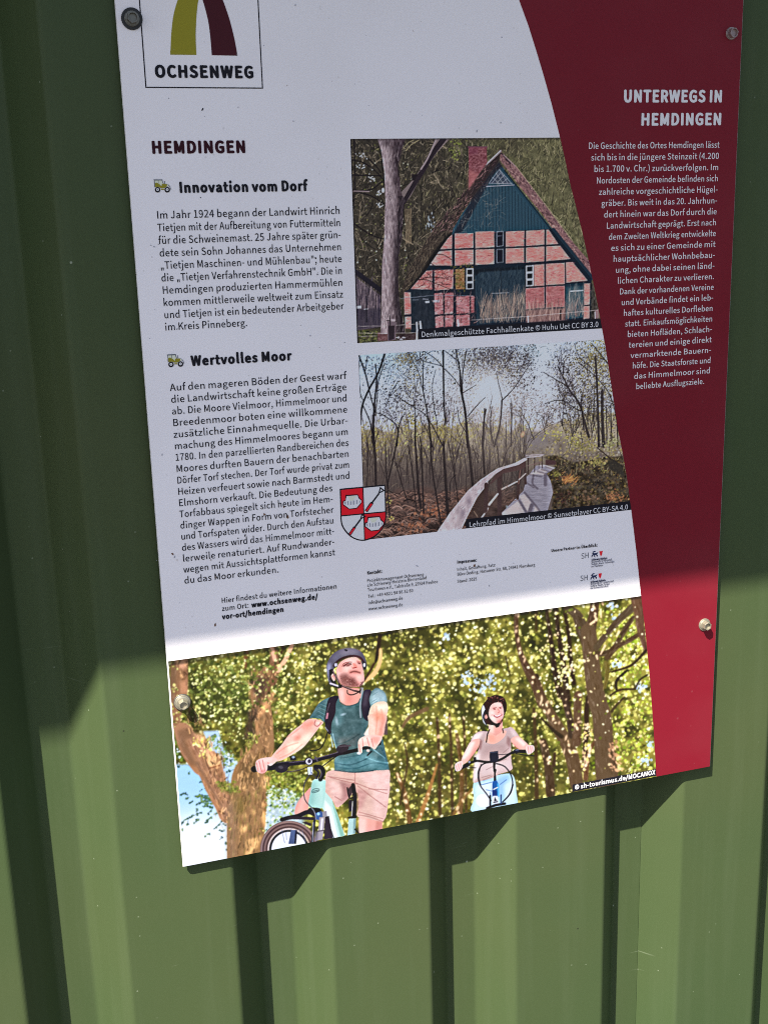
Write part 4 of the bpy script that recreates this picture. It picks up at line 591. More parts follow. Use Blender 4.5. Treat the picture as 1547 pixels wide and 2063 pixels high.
    P.leaves(P.mask(a(230, 235, 1080, 110, 1090, 700, 700, 760, 300, 700)), 420, (1.4, 3.8), [(96, 108, 52), (66, 78, 40), (140, 146, 78), (208, 206, 130), (228, 224, 160), (50, 56, 32)], (.6, 1), (.4, .9))
    P.leaves(P.mask(a(1080, 100, 1500, 60, 1500, 500, 1100, 1000)), 160, (1.4, 3.6), [(110, 118, 54), (226, 218, 140), (70, 80, 40), (246, 238, 180)], (.6, 1), (.5, 1))
    P.leaves((X > 1060) * (X < 1320) * (Y < 1560) * 1., 240, (1.2, 3.4), [(240, 214, 170), (250, 240, 196), (214, 210, 110), (96, 104, 44)], (.6, 1), (.5, 1))
    P.twigs(P.mask(g(860, 0, 1230, 0, 1200, 420, 820, 430)), 200, (5, 15), (1, 3), [(84, 62, 46), (60, 46, 38), (206, 158, 112), (150, 112, 82), (120, 92, 66), (232, 184, 136)], (1.5, .25), (.35, .85), .2)
    P.leaves(P.mask(g(560, 330, 800, 320, 860, 450, 640, 450)), 60, (1.2, 3.4), [(112, 116, 54), (150, 148, 76), (80, 86, 44)], (.6, 1), (.4, .9))
    P.a = np.dstack([P.blur(P.a[..., i], 1.15) for i in range(3)]) * .75 + P.a * .25     # the wood is out of focus behind the riders
    P.a = np.where(P.a[..., 2:] < P.a[..., :1], P.a * 1.1 + np.array((10, 8, -4)), P.a)
    # --- far rider
    skin, shade, hot = (238, 176, 158), (206, 130, 116), (255, 226, 208)
    P.fill(curve(w(470, 1290, 560, 1230, 900, 1150, 1000, 1200, 1030, 1400, 1040, 1560, 900, 1620, 460, 1650, 480, 1480), 1), (176, 208, 236)); P.put(P.mask(w(500, 1300, 700, 1240, 700, 1500, 690, 1620, 465, 1640), 3), (220, 234, 248), .8); P.put(P.mask(w(860, 1300, 1000, 1220, 1030, 1560, 900, 1560), 3), (216, 232, 248), .75)
    P.put(P.mask(w(740, 1240, 960, 1160, 860, 1300, 860, 1500, 820, 1500), 3), (140, 184, 224), .7)
    for q in ((560, 1300, 720, 1260), (600, 1240, 740, 1190), (820, 1290, 900, 1230), (640, 1360, 720, 1380), (690, 1400, 700, 1500)): P.line(w(*q), 2, (96, 128, 170), .7)
    P.dot(*w(590, 1500)[0], 12, 12, 0, (254, 252, 254), 1, 2)
    sh = curve(w(530, 610, 600, 600, 680, 600, 900, 560, 960, 545, 1020, 600, 1070, 690, 980, 720, 960, 780, 965, 1000, 970, 1100, 800, 1160, 740, 1200, 560, 1250, 475, 1260, 480, 1100, 520, 900, 550, 760, 440, 730, 480, 660), 1)
    P.fill(sh, (196, 168, 160)); P.put(P.mask(w(480, 900, 560, 880, 540, 1200, 470, 1270), 2), (236, 214, 204), .9); P.put(P.mask(w(480, 640, 600, 610, 540, 720, 450, 720), 2), (240, 222, 208), .9); P.put(P.mask(w(940, 550, 1010, 600, 1050, 680, 980, 660), 2), (226, 204, 192), .8)
    P.put(P.mask(w(600, 780, 900, 760, 900, 900, 600, 920), 4), (172, 142, 136), .6); P.put(P.mask(w(540, 700, 590, 720, 570, 840, 530, 830), 1.5), (150, 104, 98), .8); P.put(P.mask(w(910, 660, 960, 700, 950, 820, 900, 760), 1.5), (152, 112, 106), .75); P.put(P.mask(w(560, 1010, 960, 960, 970, 1100, 560, 1200), 4), (226, 204, 198), .6)
    for q in ((580, 1200, 700, 1170), (600, 1230, 720, 1180), (800, 1000, 900, 960), (640, 1100, 720, 1060), (860, 880, 930, 820)): P.line(w(*q), 1.4, (150, 116, 112), .6)
    P.fill(curve(w(620, 720, 680, 620, 860, 590, 900, 610, 860, 690, 760, 760, 680, 760), 1), (234, 176, 156)); P.fill(w(670, 440, 850, 450, 850, 600, 760, 660, 670, 610), (226, 160, 144)); P.put(P.mask(w(680, 470, 740, 520, 740, 640, 680, 610), 2), (250, 206, 186), .8); P.put(P.mask(w(660, 640, 740, 660, 760, 740, 680, 740), 2), (240, 160, 136), .7)
    P.line(w(640, 740, 655, 640, 680, 580), 2.4, (44, 24, 24)); P.line(w(850, 570, 862, 620), 2, (44, 24, 24))
    P.fill(curve(w(575, 300, 640, 200, 700, 150, 760, 130, 850, 150, 900, 230, 900, 330, 860, 420, 850, 470, 800, 520, 700, 520, 640, 500, 590, 440), 1), (62, 32, 30)); P.fill(curve(w(578, 330, 600, 260, 625, 330, 610, 420, 650, 520, 600, 480), 1), (206, 212, 228)); P.line(curve(w(620, 340, 600, 420, 640, 510)), 2.6, (30, 20, 26))
    P.leaves(P.mask(w(640, 150, 860, 150, 900, 330, 860, 300, 760, 220, 660, 320)), 70, (.8, 2), [(96, 50, 44), (40, 20, 22), (150, 96, 84), (30, 14, 18)], (.6, 1))
    face = curve(w(690, 280, 740, 235, 820, 230, 860, 300, 865, 400, 830, 460, 770, 500, 700, 450, 670, 380), 1); P.fill(face, (240, 178, 164)); P.put(P.mask(w(690, 330, 740, 340, 770, 480, 700, 440), 2), (255, 216, 202), .85); P.put(P.mask(w(740, 240, 830, 235, 840, 280, 760, 280), 2), (252, 206, 192), .7)
    P.dot(*w(745, 312)[0], 2.6, 1.3, .2, (150, 80, 76), .85); P.dot(*w(822, 300)[0], 2.2, 1.3, .2, (150, 80, 76), .85); P.line(w(725, 300, 770, 292), 1.2, (130, 66, 62), .7); P.line(w(806, 290, 842, 284), 1.1, (130, 66, 62), .7)
    P.line(w(790, 310, 812, 350, 790, 362), 1.5, (206, 116, 106), .8); P.line(curve(w(745, 400, 780, 415, 835, 385)), 3.4, (176, 84, 84), .9); P.line(curve(w(755, 398, 785, 404, 828, 384)), 1.8, (255, 244, 238), .95); P.dot(*w(720, 390)[0], 2.5, 2, 0, (226, 140, 130), .5, 1.5); P.put(P.mask(w(780, 470, 840, 440, 840, 490, 790, 520), 1.5), (190, 112, 102), .7)
    P.dot(*w(640, 410)[0], 3, 4.6, .2, (236, 150, 136)); P.line(curve(w(625, 330, 660, 400, 700, 470, 760, 530)), 2.4, (30, 20, 24)); P.fill(w(750, 520, 800, 490, 825, 500, 800, 545, 765, 555), (34, 26, 32))
    arm = curve(w(440, 730, 550, 700, 540, 800, 450, 930, 380, 1010, 310, 1030, 320, 960, 370, 850), 1); P.fill(arm, skin); P.put(P.mask(w(440, 740, 500, 730, 420, 900, 340, 980, 330, 940), 2), hot, .85); P.put(P.mask(w(500, 820, 545, 780, 440, 960, 380, 1010), 1.5), shade, .6)
    arm = curve(w(960, 700, 1040, 660, 1090, 690, 1170, 760, 1200, 800, 1150, 870, 1060, 830, 980, 760), 1); P.fill(arm, skin); P.put(P.mask(w(1000, 690, 1060, 680, 1160, 770, 1120, 800), 2), hot, .8); P.put(P.mask(w(970, 740, 1080, 830, 1140, 860, 1060, 850, 980, 780), 1.5), shade, .6)
    hb = curve(w(240, 1110, 340, 1060, 440, 1010, 520, 985, 640, 1000, 760, 990, 860, 950, 950, 890, 1040, 860, 1150, 860)); P.line(hb, 4.6, (38, 30, 36)); P.line(w(280, 1090, 400, 1035), 7.4, (42, 34, 42)); P.line(w(1010, 862, 1160, 862), 6.6, (40, 34, 40)); P.line(w(1020, 890, 1140, 910, 1260, 920), 2, (40, 34, 38)); P.line(w(380, 1065, 500, 1075), 1.6, (60, 50, 54)); P.fill(w(470, 940, 505, 935, 515, 990, 475, 1000), (40, 34, 42)); P.dot(*w(420, 1000)[0], 2.4, 2.4, 0, (140, 136, 150)); P.dot(*w(1040, 850)[0], 5, 3, .2, (50, 46, 56)); P.line(w(1020, 845, 1060, 840), 1.4, (140, 140, 156))
    P.fill(curve(w(230, 1040, 270, 1000, 330, 990, 335, 1050, 310, 1100, 280, 1120, 240, 1110), 1), (246, 196, 182)); P.fill(curve(w(1150, 800, 1200, 780, 1255, 790, 1262, 850, 1220, 890, 1170, 895), 1), (246, 196, 182))
    for q in ((245, 1045, 265, 1110), (275, 1030, 290, 1100), (305, 1015, 315, 1080), (1180, 800, 1190, 885), (1210, 795, 1222, 880), (1238, 800, 1245, 860)): P.line(w(*q), 1.1, (206, 120, 112), .8)
    P.fill(w(685, 870, 790, 855, 800, 950, 780, 1000, 690, 1000, 680, 930), (46, 44, 54)); P.line(w(690, 880, 785, 868), 1.6, (90, 90, 104), .8); P.fill(w(725, 1000, 760, 1000, 755, 1080, 772, 1100, 760, 1150, 770, 1240, 735, 1250, 740, 1140, 728, 1110), (32, 26, 34))
    P.fill(w(725, 1250, 775, 1240, 800, 1290, 805, 1450, 715, 1450, 715, 1300), (30, 98, 158)); P.put(P.mask(w(780, 1270, 805, 1290, 808, 1450, 785, 1450), .8), (96, 180, 220), .9); P.put(P.mask(w(720, 1360, 780, 1370, 780, 1450, 720, 1450), 1), (22, 60, 112), .8); P.line(w(735, 1355, 785, 1330), 2.4, (226, 214, 206)); P.fill(w(725, 1440, 790, 1440, 800, 1540, 715, 1545), (206, 212, 226)); P.fill(w(750, 1450, 770, 1490, 785, 1500, 740, 1510), (30, 28, 40)); P.line(w(735, 1525, 785, 1515), 2, (40, 40, 52))
    P.line(w(650, 1600, 760, 1560, 880, 1540), 5, (46, 44, 54)); P.line(w(690, 1440, 690, 1580), 4, (40, 38, 52), .9); P.line(w(830, 1430, 830, 1540), 3, (60, 80, 120), .9)
    for q, ww in (((690, 1000, 580, 1040, 530, 1160, 560, 1300, 640, 1410, 700, 1500), 2.4), ((570, 1030, 545, 1180, 570, 1300), 1.2), ((770, 1020, 880, 1060, 960, 1170, 980, 1290, 940, 1420, 850, 1520), 2.6), ((790, 905, 880, 900, 1000, 890), 1.2), ((990, 1290, 960, 1400, 900, 1470), 1.3)): P.line(curve(w(*q)), ww, (34, 30, 42), .95)
    # --- near rider
    P.fill(curve(k(850, 580, 1120, 560, 1440, 555, 1470, 700, 1460, 850, 1400, 1110, 1140, 1060, 1150, 950, 1120, 800, 940, 960, 880, 900, 800, 800, 800, 660), 1), (218, 178, 160))
    P.put(P.mask(k(1120, 600, 1450, 580, 1470, 760, 1380, 1060, 1300, 1050, 1300, 800), 5), (240, 200, 188), .8); P.put(P.mask(k(940, 690, 1100, 720, 1060, 860, 960, 920, 980, 800), 3), (166, 116, 110), .8); P.put(P.mask(k(1120, 760, 1250, 800, 1160, 1000, 1130, 1020), 3), (196, 144, 134), .8); P.put(P.mask(k(820, 680, 940, 700, 980, 840, 900, 920), 4), (240, 196, 184), .7)
    for q in ((1110, 570, 1110, 700), (850, 650, 1000, 690, 1140, 720), (1100, 700, 1250, 760, 1440, 820), (1140, 740, 1280, 850, 1430, 960), (1250, 770, 1440, 780), (1140, 1040, 1260, 1060, 1400, 1110), (1150, 1010, 1400, 1080), (900, 850, 970, 890), (830, 640, 1100, 680)): P.line(curve(k(*q)), 1.8, (178, 122, 112), .7)
    P.fill(k(1150, 1055, 1390, 1115, 1390, 1190, 1150, 1240), (232, 168, 150)); P.put(P.mask(k(1150, 1060, 1230, 1080, 1220, 1240, 1150, 1240), 3), (250, 206, 188), .8); P.put(P.mask(k(1330, 1100, 1395, 1110, 1390, 1200, 1320, 1200), 2), (200, 130, 112), .7)
    P.fill(curve(k(660, 750, 560, 850, 500, 940, 490, 1040, 600, 1030, 640, 900), 1), (226, 158, 142)); P.put(P.mask(k(560, 850, 620, 830, 560, 1000, 500, 1020), 4), (246, 192, 176), .7)
    body = curve(h(0, 980, 60, 930, 160, 880, 300, 860, 320, 960, 420, 1000, 560, 960, 600, 860, 660, 780, 760, 790, 830, 745, 930, 790, 975, 880, 960, 960, 760, 1010, 720, 1150, 720, 1270), 0) + k(1245, 100, 1210, 200, 1400, 260, 1440, 450, 1465, 570, 1300, 580, 1100, 600, 900, 570, 895, 480, 930, 380, 900, 300, 850, 200, 800, 80, 740, 40, 640, 30)
    P.fill(body, (82, 110, 108)); P.put(P.mask(h(420, 1020, 600, 980, 720, 1250, 640, 1400, 300, 1400, 340, 1150), 6), (70, 96, 96), .8); P.put(P.mask(h(730, 900, 830, 750, 960, 820, 975, 950, 760, 1000), 4), (184, 206, 206), .85); P.put(P.mask(h(260, 1000, 340, 1020, 340, 1250, 280, 1300), 5), (104, 148, 150), .7)
    P.put(P.mask(k(930, 250, 1180, 220, 1150, 340, 950, 330), 5), (98, 102, 98), .7); P.put(P.mask(k(910, 480, 1200, 400, 1440, 480, 1450, 560, 1000, 570), 4), (104, 158, 164), .6)
    for q, c in (((920, 300, 1000, 290, 1160, 200), (60, 86, 86)), ((880, 200, 900, 300, 930, 380), (160, 196, 196)), ((860, 230, 880, 330), (190, 216, 216)), ((900, 500, 1060, 520, 1250, 450), (52, 88, 94)), ((920, 540, 1100, 560, 1300, 500, 1440, 520), (60, 100, 106)), ((1220, 440, 1330, 480, 1450, 500), (140, 190, 194)), ((1300, 360, 1420, 450), (150, 196, 200)), ((1380, 340, 1440, 480), (56, 92, 98)), ((960, 450, 1150, 420), (66, 100, 104)), ((900, 575, 1100, 598, 1300, 580), (40, 66, 72))): P.line(curve(k(*q)), 2.2, c, .75)
    for q in ((20, 1010, 120, 1050), (10, 1060, 100, 1110), (40, 960, 140, 1000), (20, 1120, 80, 1160)): P.line(h(*q), 1.4, (60, 100, 104), .7); P.line([(x, y + 2) for x, y in h(*q)], 1, (140, 176, 178), .6)
    for q in ((740, 960, 840, 900), (750, 990, 850, 930), (760, 860, 850, 800)): P.line(h(*q), 1.2, (110, 140, 142), .8)
    P.dot(*h(360, 1120)[0], 5, 2, -.3, (180, 200, 204), .8, 1.5); P.put(P.mask(h(250, 1130, 290, 1200, 280, 1300, 250, 1200), 1.5), (190, 206, 210), .7)
    P.fill(k(1200, 200, 1255, 115, 1270, 220, 1240, 260), (250, 226, 210), .95, .8)
    for q, c, al, bl in (((260, 1000, 330, 1010, 300, 1200, 250, 1180), (60, 86, 86), .5, 5), ((420, 1010, 560, 980, 520, 1100, 440, 1120), (106, 134, 132), .45, 6), ((560, 1000, 620, 900, 640, 1150, 580, 1260), (58, 78, 78), .6, 5), ((330, 1240, 420, 1200, 400, 1380, 320, 1400), (58, 78, 76), .5, 6), ((470, 1160, 560, 1140, 520, 1300, 460, 1320), (98, 122, 118), .4, 6)): P.put(P.mask(h(*q), bl), c, al)
    for q, c, al, bl in (((930, 260, 1040, 250, 1010, 330, 940, 340), (122, 124, 118), .4, 5), ((1080, 200, 1200, 190, 1160, 300, 1080, 300), (66, 74, 72), .5, 5), ((890, 440, 960, 430, 960, 560, 900, 570), (126, 172, 174), .5, 4), ((1050, 470, 1160, 440, 1130, 560, 1050, 580), (70, 106, 110), .5, 4), ((1330, 400, 1420, 420, 1450, 560, 1380, 560), (70, 112, 116), .5, 4), ((1240, 400, 1300, 380, 1330, 520, 1260, 540), (140, 186, 186), .45, 4)): P.put(P.mask(k(*q), bl), c, al)
    m = P.mask(body); P.a += (m * ((P.noise(9, 7, 3) - .5) * 44))[..., None]
    m = P.mask(k(830, 580, 1470, 555, 1470, 850, 1400, 1110, 1140, 1060, 940, 960, 800, 800)) ; P.a += (m * ((P.noise(12, 6, 3) - .5) * 30))[..., None] * np.array([1, 1, .9])
    # backpack straps
    P.fill(curve(h(160, 890, 300, 860, 260, 960, 250, 1100, 200, 1240, 180, 1400, 130, 1360, 100, 1220, 110, 1100), 1), (46, 38, 46)); P.line(h(140, 1110, 130, 1170), 4, (190, 130, 140), .9); P.line(curve(h(170, 960, 130, 1100, 110, 1200)), 1.2, (110, 100, 110), .7)
    P.line(curve(k(830, 160, 800, 260, 760, 340, 700, 370, 640, 370)), 2, (36, 30, 34)); P.line(k(815, 110, 850, 180), 6, (50, 44, 50)); P.line(k(800, 130, 830, 170), 1.5, (180, 180, 186), .8)
    P.fill(curve(h(660, 780, 760, 780, 730, 900, 745, 1010, 720, 1160, 710, 1220, 640, 1150, 620, 1000, 630, 900), 1), (52, 44, 54)); P.put(P.mask(h(660, 800, 720, 810, 690, 1000, 640, 1000), 3), (90, 80, 90), .8); P.line(curve(h(640, 780, 610, 900, 600, 1040, 610, 1160)), 3, (146, 156, 158), .9)
    P.fill(h(950, 1130, 985, 1150, 990, 1406, 930, 1406), (96, 76, 76), .9, .6)
    # arms
    arm = curve(k(640, 40, 780, 70, 740, 130, 640, 260, 560, 350, 430, 430, 330, 480, 230, 480, 260, 410, 340, 320, 430, 200, 540, 110), 1); P.fill(arm, (244, 182, 160)); P.put(P.mask(k(400, 300, 560, 230, 680, 150, 640, 250, 540, 350, 400, 430), 4), (255, 230, 200), .85); P.put(P.mask(k(480, 210, 560, 200, 530, 270, 470, 280), 3), (226, 140, 120), .7); P.put(P.mask(k(560, 80, 700, 60, 640, 130, 560, 150), 3), (228, 140, 118), .7); P.put(P.mask(k(440, 210, 520, 130, 560, 130, 460, 260), 3), (250, 206, 186), .7)
    P.line(curve(k(700, 60, 690, 100, 720, 120, 760, 80)), 1.8, (170, 92, 90), .8); P.dot(*k(725, 85)[0], 3.4, 2.6, .3, (252, 216, 200), .6, 1)
    arm = curve(h(760, 1000, 870, 940, 975, 950, 995, 1050, 960, 1200, 920, 1410, 740, 1410, 720, 1250, 720, 1130), 1) ; P.fill(arm, (248, 200, 172)); P.fill(curve(k(1250, 0, 1430, 0, 1420, 120, 1390, 230, 1260, 220, 1260, 100), 1), (244, 186, 162)); P.put(P.mask(h(800, 970, 970, 960, 980, 1060, 830, 1070), 4), (255, 236, 206), .9); P.put(P.mask(h(800, 1090, 920, 1080, 960, 1200, 800, 1210), 4), (236, 150, 116), .75); P.put(P.mask(h(740, 1200, 800, 1150, 800, 1400, 740, 1400), 4), (255, 214, 192), .8); P.put(P.mask(k(1380, 60, 1430, 20, 1400, 220, 1360, 220), 3), (216, 140, 120), .7); P.put(P.mask(k(1280, 120, 1340, 120, 1330, 220, 1280, 220), 3), (255, 214, 190), .7)
    # neck, head, helmet
    P.fill(curve(h(290, 720, 420, 740, 600, 760, 610, 870, 560, 960, 420, 995, 320, 940), 1), (232, 158, 140)); P.put(P.mask(h(300, 760, 370, 780, 380, 960, 330, 930), 3), (252, 206, 190), .8); P.put(P.mask(h(440, 780, 500, 800, 470, 960, 420, 960), 4), (210, 126, 110), .6); P.line(curve(h(320, 950, 420, 1000, 560, 965, 600, 900)), 2, (60, 80, 84), .8)
    helm = curve(h(130, 480, 140, 380, 200, 280, 300, 210, 430, 180, 540, 195, 640, 260, 690, 380, 688, 470, 640, 480, 600, 330, 480, 300, 330, 340, 250, 420, 220, 520, 220, 640, 270, 720, 200, 720, 150, 640), 1); P.fill(helm, (90, 84, 92)); P.put(P.mask(h(300, 215, 430, 185, 560, 200, 600, 260, 460, 280, 330, 300), 5), (150, 138, 148), .8); P.put(P.mask(h(130, 480, 150, 390, 190, 400, 180, 520, 160, 620), 3), (176, 178, 206), .85); P.put(P.mask(h(200, 300, 330, 240, 300, 330, 230, 390), 4), (120, 116, 134), .7)
    P.fill(h(160, 490, 210, 470, 230, 560, 250, 640, 270, 720, 210, 690, 170, 620), (34, 22, 30)); P.line(curve(h(230, 430, 280, 370, 360, 320, 480, 292, 590, 310, 650, 380, 670, 470)), 4.4, (66, 34, 42)); P.fill(h(630, 360, 680, 380, 690, 480, 645, 480), (40, 26, 34)); P.fill(h(235, 400, 275, 395, 280, 440, 230, 470), (44, 30, 40)); P.dot(*h(258, 418)[0], 3.2, 3.6, 0, (184, 178, 186)); P.dot(*h(660, 420)[0], 2.4, 4, 0, (232, 226, 228)); P.dot(*h(400, 210)[0], 3.4, 2, .3, (40, 34, 44), .9); P.dot(*h(590, 215)[0], 2, 1.4, .4, (130, 90, 96), .8)
    face = curve(h(270, 470, 320, 380, 420, 325, 540, 310, 610, 370, 640, 480, 660, 590, 640, 690, 560, 730, 420, 720, 330, 690, 270, 560), 1); P.fill(face, (240, 172, 158)); P.put(P.mask(h(380, 350, 540, 320, 560, 380, 420, 400), 3), (252, 206, 192), .8); P.put(P.mask(h(350, 455, 470, 440, 455, 520, 350, 540), 4), (252, 212, 192), .75); P.put(P.mask(h(280, 500, 340, 520, 340, 600, 290, 590), 3), (250, 204, 190), .8)
    P.put(P.mask(h(310, 560, 420, 540, 470, 620, 560, 680, 640, 690, 560, 740, 420, 730, 320, 690), 3), (146, 92, 84), .85); P.put(P.mask(h(440, 500, 520, 490, 610, 520, 610, 545, 520, 535, 450, 550), 2), (196, 116, 102), .8); P.put(P.mask(h(450, 600, 520, 620, 540, 690, 450, 700), 3), (120, 64, 60), .7); P.put(P.mask(h(540, 560, 600, 560, 620, 630, 560, 640), 3), (250, 204, 184), .7); P.leaves(P.mask(h(320, 570, 420, 560, 560, 680, 640, 650, 560, 740, 340, 700)), 80, (.6, 1.3), [(100, 60, 56), (180, 120, 106), (220, 170, 154)], (.4, .8))
    P.line(curve(h(350, 440, 370, 400, 430, 380, 480, 380)), 2, (150, 82, 74), .85); P.line(curve(h(370, 425, 420, 400, 470, 405)), 1.8, (120, 56, 54), .8); P.line(h(560, 365, 610, 380), 2, (170, 96, 86), .8); P.line(h(565, 385, 605, 395), 1.5, (130, 66, 62), .7); P.fill(curve(h(490, 400, 530, 400, 560, 440, 570, 460, 510, 465, 485, 470), 1), (228, 142, 124), .8); P.line(h(500, 465, 545, 455), 1.8, (160, 60, 58), .9); P.line(curve(h(460, 530, 530, 515, 600, 540)), 2, (166, 88, 82), .8); P.line(h(480, 390, 500, 440), 1.6, (255, 206, 190), .8)
    P.fill(curve(h(190, 570, 215, 540, 245, 560, 250, 620, 230, 650, 200, 610), 1), (240, 178, 162)); P.line(curve(h(205, 590, 225, 570, 240, 620)), 1.4, (196, 110, 100), .8)
    P.line(h(205, 490, 255, 580, 290, 640, 310, 700), 3.4, (60, 40, 46)); P.line(h(215, 500, 265, 590, 300, 670), 1.2, (190, 150, 150), .8); P.line(h(180, 680, 300, 720), 3.2, (210, 190, 194)); P.line(h(200, 710, 300, 745), 2.6, (30, 22, 28)); P.fill(h(290, 695, 350, 700, 340, 745, 300, 745), (28, 22, 28)); P.line(h(345, 715, 430, 750, 520, 785, 600, 800), 3.4, (56, 36, 40)); P.line(h(350, 712, 440, 745, 520, 775), 1.2, (196, 150, 146), .8); P.line(curve(h(420, 780, 430, 830, 500, 840, 590, 800)), 2.2, (50, 34, 38)); P.fill(h(595, 730, 650, 745, 640, 800, 595, 820), (150, 146, 142)); P.fill(h(590, 770, 615, 760, 610, 830, 590, 820), (36, 28, 34)); P.line(h(640, 660, 600, 720, 610, 770), 2.4, (90, 60, 60), .9)
    for q, c, al, bl in (((290, 430, 350, 400, 340, 520, 300, 520), (214, 134, 112), .5, 3), ((470, 300, 600, 320, 640, 420, 560, 380), (226, 150, 128), .35, 4), ((330, 540, 420, 560, 440, 690, 340, 690), (128, 80, 70), .55, 4), ((460, 590, 540, 600, 560, 700, 460, 710), (112, 66, 58), .5, 3), ((560, 470, 640, 480, 650, 560, 590, 550), (232, 160, 138), .5, 3)): P.put(P.mask(h(*q), bl), c, al)
    P.line(curve(h(372, 436, 420, 404, 474, 408)), 2.4, (104, 52, 48), .8); P.dot(*h(428, 428)[0], 4.4, 1.7, -.15, (120, 66, 60), .75, .8); P.dot(*h(590, 398)[0], 3, 1.5, .2, (112, 60, 56), .75, .8); P.line(curve(h(470, 522, 520, 508, 600, 526)), 2.6, (140, 84, 74), .75)
    for q in ((400, 230, 470, 190, 560, 120), (300, 400, 400, 330, 520, 290), (330, 450, 440, 400, 560, 310)): P.line(curve(k(*q)), 2, (206, 126, 104), .45, 2, 1.5)
    for q in ((830, 1010, 840, 1200, 820, 1390), (900, 1050, 920, 1200, 880, 1400)): P.line(curve(h(*q)), 2.4, (214, 138, 112), .45, 2, 1.6)
    for q in (curve(k(640, 40, 780, 70, 740, 130, 640, 260, 560, 350, 430, 430, 330, 480, 230, 480, 260, 410, 340, 320, 430, 200, 540, 110), 1), arm, face): P.a += (P.mask(q) * (P.noise(8, 8, 3) - .5) * 26)[..., None] * np.array([.7, 1, 1])
    # --- near bicycle
    P.fill(k(1035, 900, 1110, 760, 1080, 720, 1040, 770, 1050, 860), (56, 44, 46), .9, .5); P.line(k(1090, 730, 1110, 860, 1100, 1060), 8, (40, 32, 38)); P.line(curve(k(1030, 760, 1050, 860, 1090, 860)), 3, (44, 34, 36)); P.fill(k(1045, 890, 1080, 880, 1075, 1000, 1045, 1010), (48, 40, 44)); P.line(k(1085, 900, 1075, 1050), 1.5, (176, 170, 176)); P.line(k(1045, 1068, 1120, 1062), 4, (38, 32, 38)); P.fill(k(1045, 1080, 1120, 1075, 1110, 1235, 1030, 1255), (176, 204, 192)); P.put(P.mask(k(1095, 1080, 1120, 1078, 1112, 1230, 1090, 1236), .8), (120, 146, 140), .8); P.line(k(1110, 1190, 1145, 1225), 3, (40, 34, 40))
    P.fill(k(800, 800, 870, 880, 920, 1010, 1005, 1255, 880, 1285, 790, 1000, 760, 960), (190, 218, 204)); P.fill(k(870, 900, 930, 1040, 1000, 1256, 960, 1266), (140, 186, 160), .9, .6); P.put(P.mask(k(790, 880, 860, 960, 930, 1270, 880, 1284, 800, 1040), 1.5), (234, 244, 230), .85); P.line(k(800, 1010, 890, 1285), 2.2, (60, 60, 60), .9)
    P.fill(curve(k(690, 672, 740, 664, 800, 680, 805, 720, 790, 900, 760, 970, 690, 962, 625, 945, 650, 800, 665, 700), 1), (168, 208, 194)); P.put(P.mask(k(660, 720, 700, 690, 680, 940, 630, 935), 3), (140, 182, 170), .7); P.put(P.mask(k(740, 690, 790, 690, 780, 940, 740, 950), 4), (196, 226, 212), .7); P.line(k(690, 672, 740, 666, 795, 682), 1.6, (210, 232, 222))
    P.line(curve(k(665, 785, 690, 770, 730, 768, 738, 785, 715, 800, 670, 810, 662, 795)), 1.3, (60, 84, 84), .85); P.line(k(675, 795, 722, 784), 2, (70, 96, 94), .7)
    P.fill(curve(k(620, 990, 650, 965, 740, 970, 760, 1000, 700, 1030, 640, 1030), 1), (36, 32, 42)); P.line(curve(k(350, 1090, 420, 1070, 520, 1050, 620, 1010, 700, 1040)), 8, (46, 40, 44), 1, 9); P.line(k(430, 1068, 600, 1075, 700, 1080), 6, (56, 48, 52)); P.line(k(510, 1040, 545, 1060), 2, (30, 26, 30))
    # front wheel
    cx, cy = k(425, 1400)[0]; th = np.linspace(math.pi * .95, math.pi * 2.05, 40); ell = lambda q: [(cx + q * math.cos(t_), cy + q * math.sin(t_)) for t_ in th]
    P.fill(ell(36), (228, 234, 247)); P.line(ell(50.5), 15, (108, 84, 80)); P.line(ell(55.5), 3, (158, 130, 120), .8, None, 1.2); P.line(ell(52), 2, (74, 54, 54), .8); P.line(ell(48.5), 2.4, (140, 112, 104), .8); P.line(ell(45.5), 2, (80, 60, 58), .8); P.line(ell(41.6), 2.6, (204, 176, 168), .9); P.line(ell(37.6), 4.4, (50, 42, 54))
    for q in ((350, 1200, 380, 1330), (450, 1180, 440, 1330), (530, 1190, 540, 1250), (560, 1200, 600, 1320), (395, 1230, 400, 1300)): P.line(k(*q), 1.2, (120, 126, 146), .8)
    P.fill(k(445, 1200, 500, 1195, 490, 1341, 420, 1341), (86, 100, 134)); P.fill(k(490, 1200, 510, 1200, 500, 1341, 480, 1341), (44, 44, 66)); P.fill(k(600, 1110, 660, 1130, 650, 1160, 560, 1120), (60, 50, 52))
    P.fill(k(700, 1020, 760, 1000, 790, 1040, 740, 1100, 700, 1080), (70, 96, 140)); P.dot(*k(730, 1030)[0], 3, 3, 0, (150, 190, 226)); P.fill(k(770, 1005, 815, 1000, 820, 1060, 775, 1060), (150, 146, 150)); P.fill(k(800, 1060, 840, 1050, 880, 1285, 790, 1290), (62, 52, 60)); P.fill(k(740, 1065, 800, 1060, 785, 1200, 770, 1295, 690, 1312, 730, 1190), (160, 150, 152)); P.put(P.mask(k(760, 1075, 780, 1075, 765, 1200, 750, 1200), .8), (232, 226, 224), .9); P.line(k(725, 1210, 785, 1200), 2, (70, 60, 66), .8); P.put(P.mask(k(690, 1210, 730, 1210, 720, 1310, 690, 1314), 1.5), (110, 102, 112), .8)
    P.line(k(690, 1090, 680, 1200, 665, 1320), 5, (54, 52, 60)); P.line(k(675, 1120, 670, 1320), 1.4, (190, 190, 196), .8)
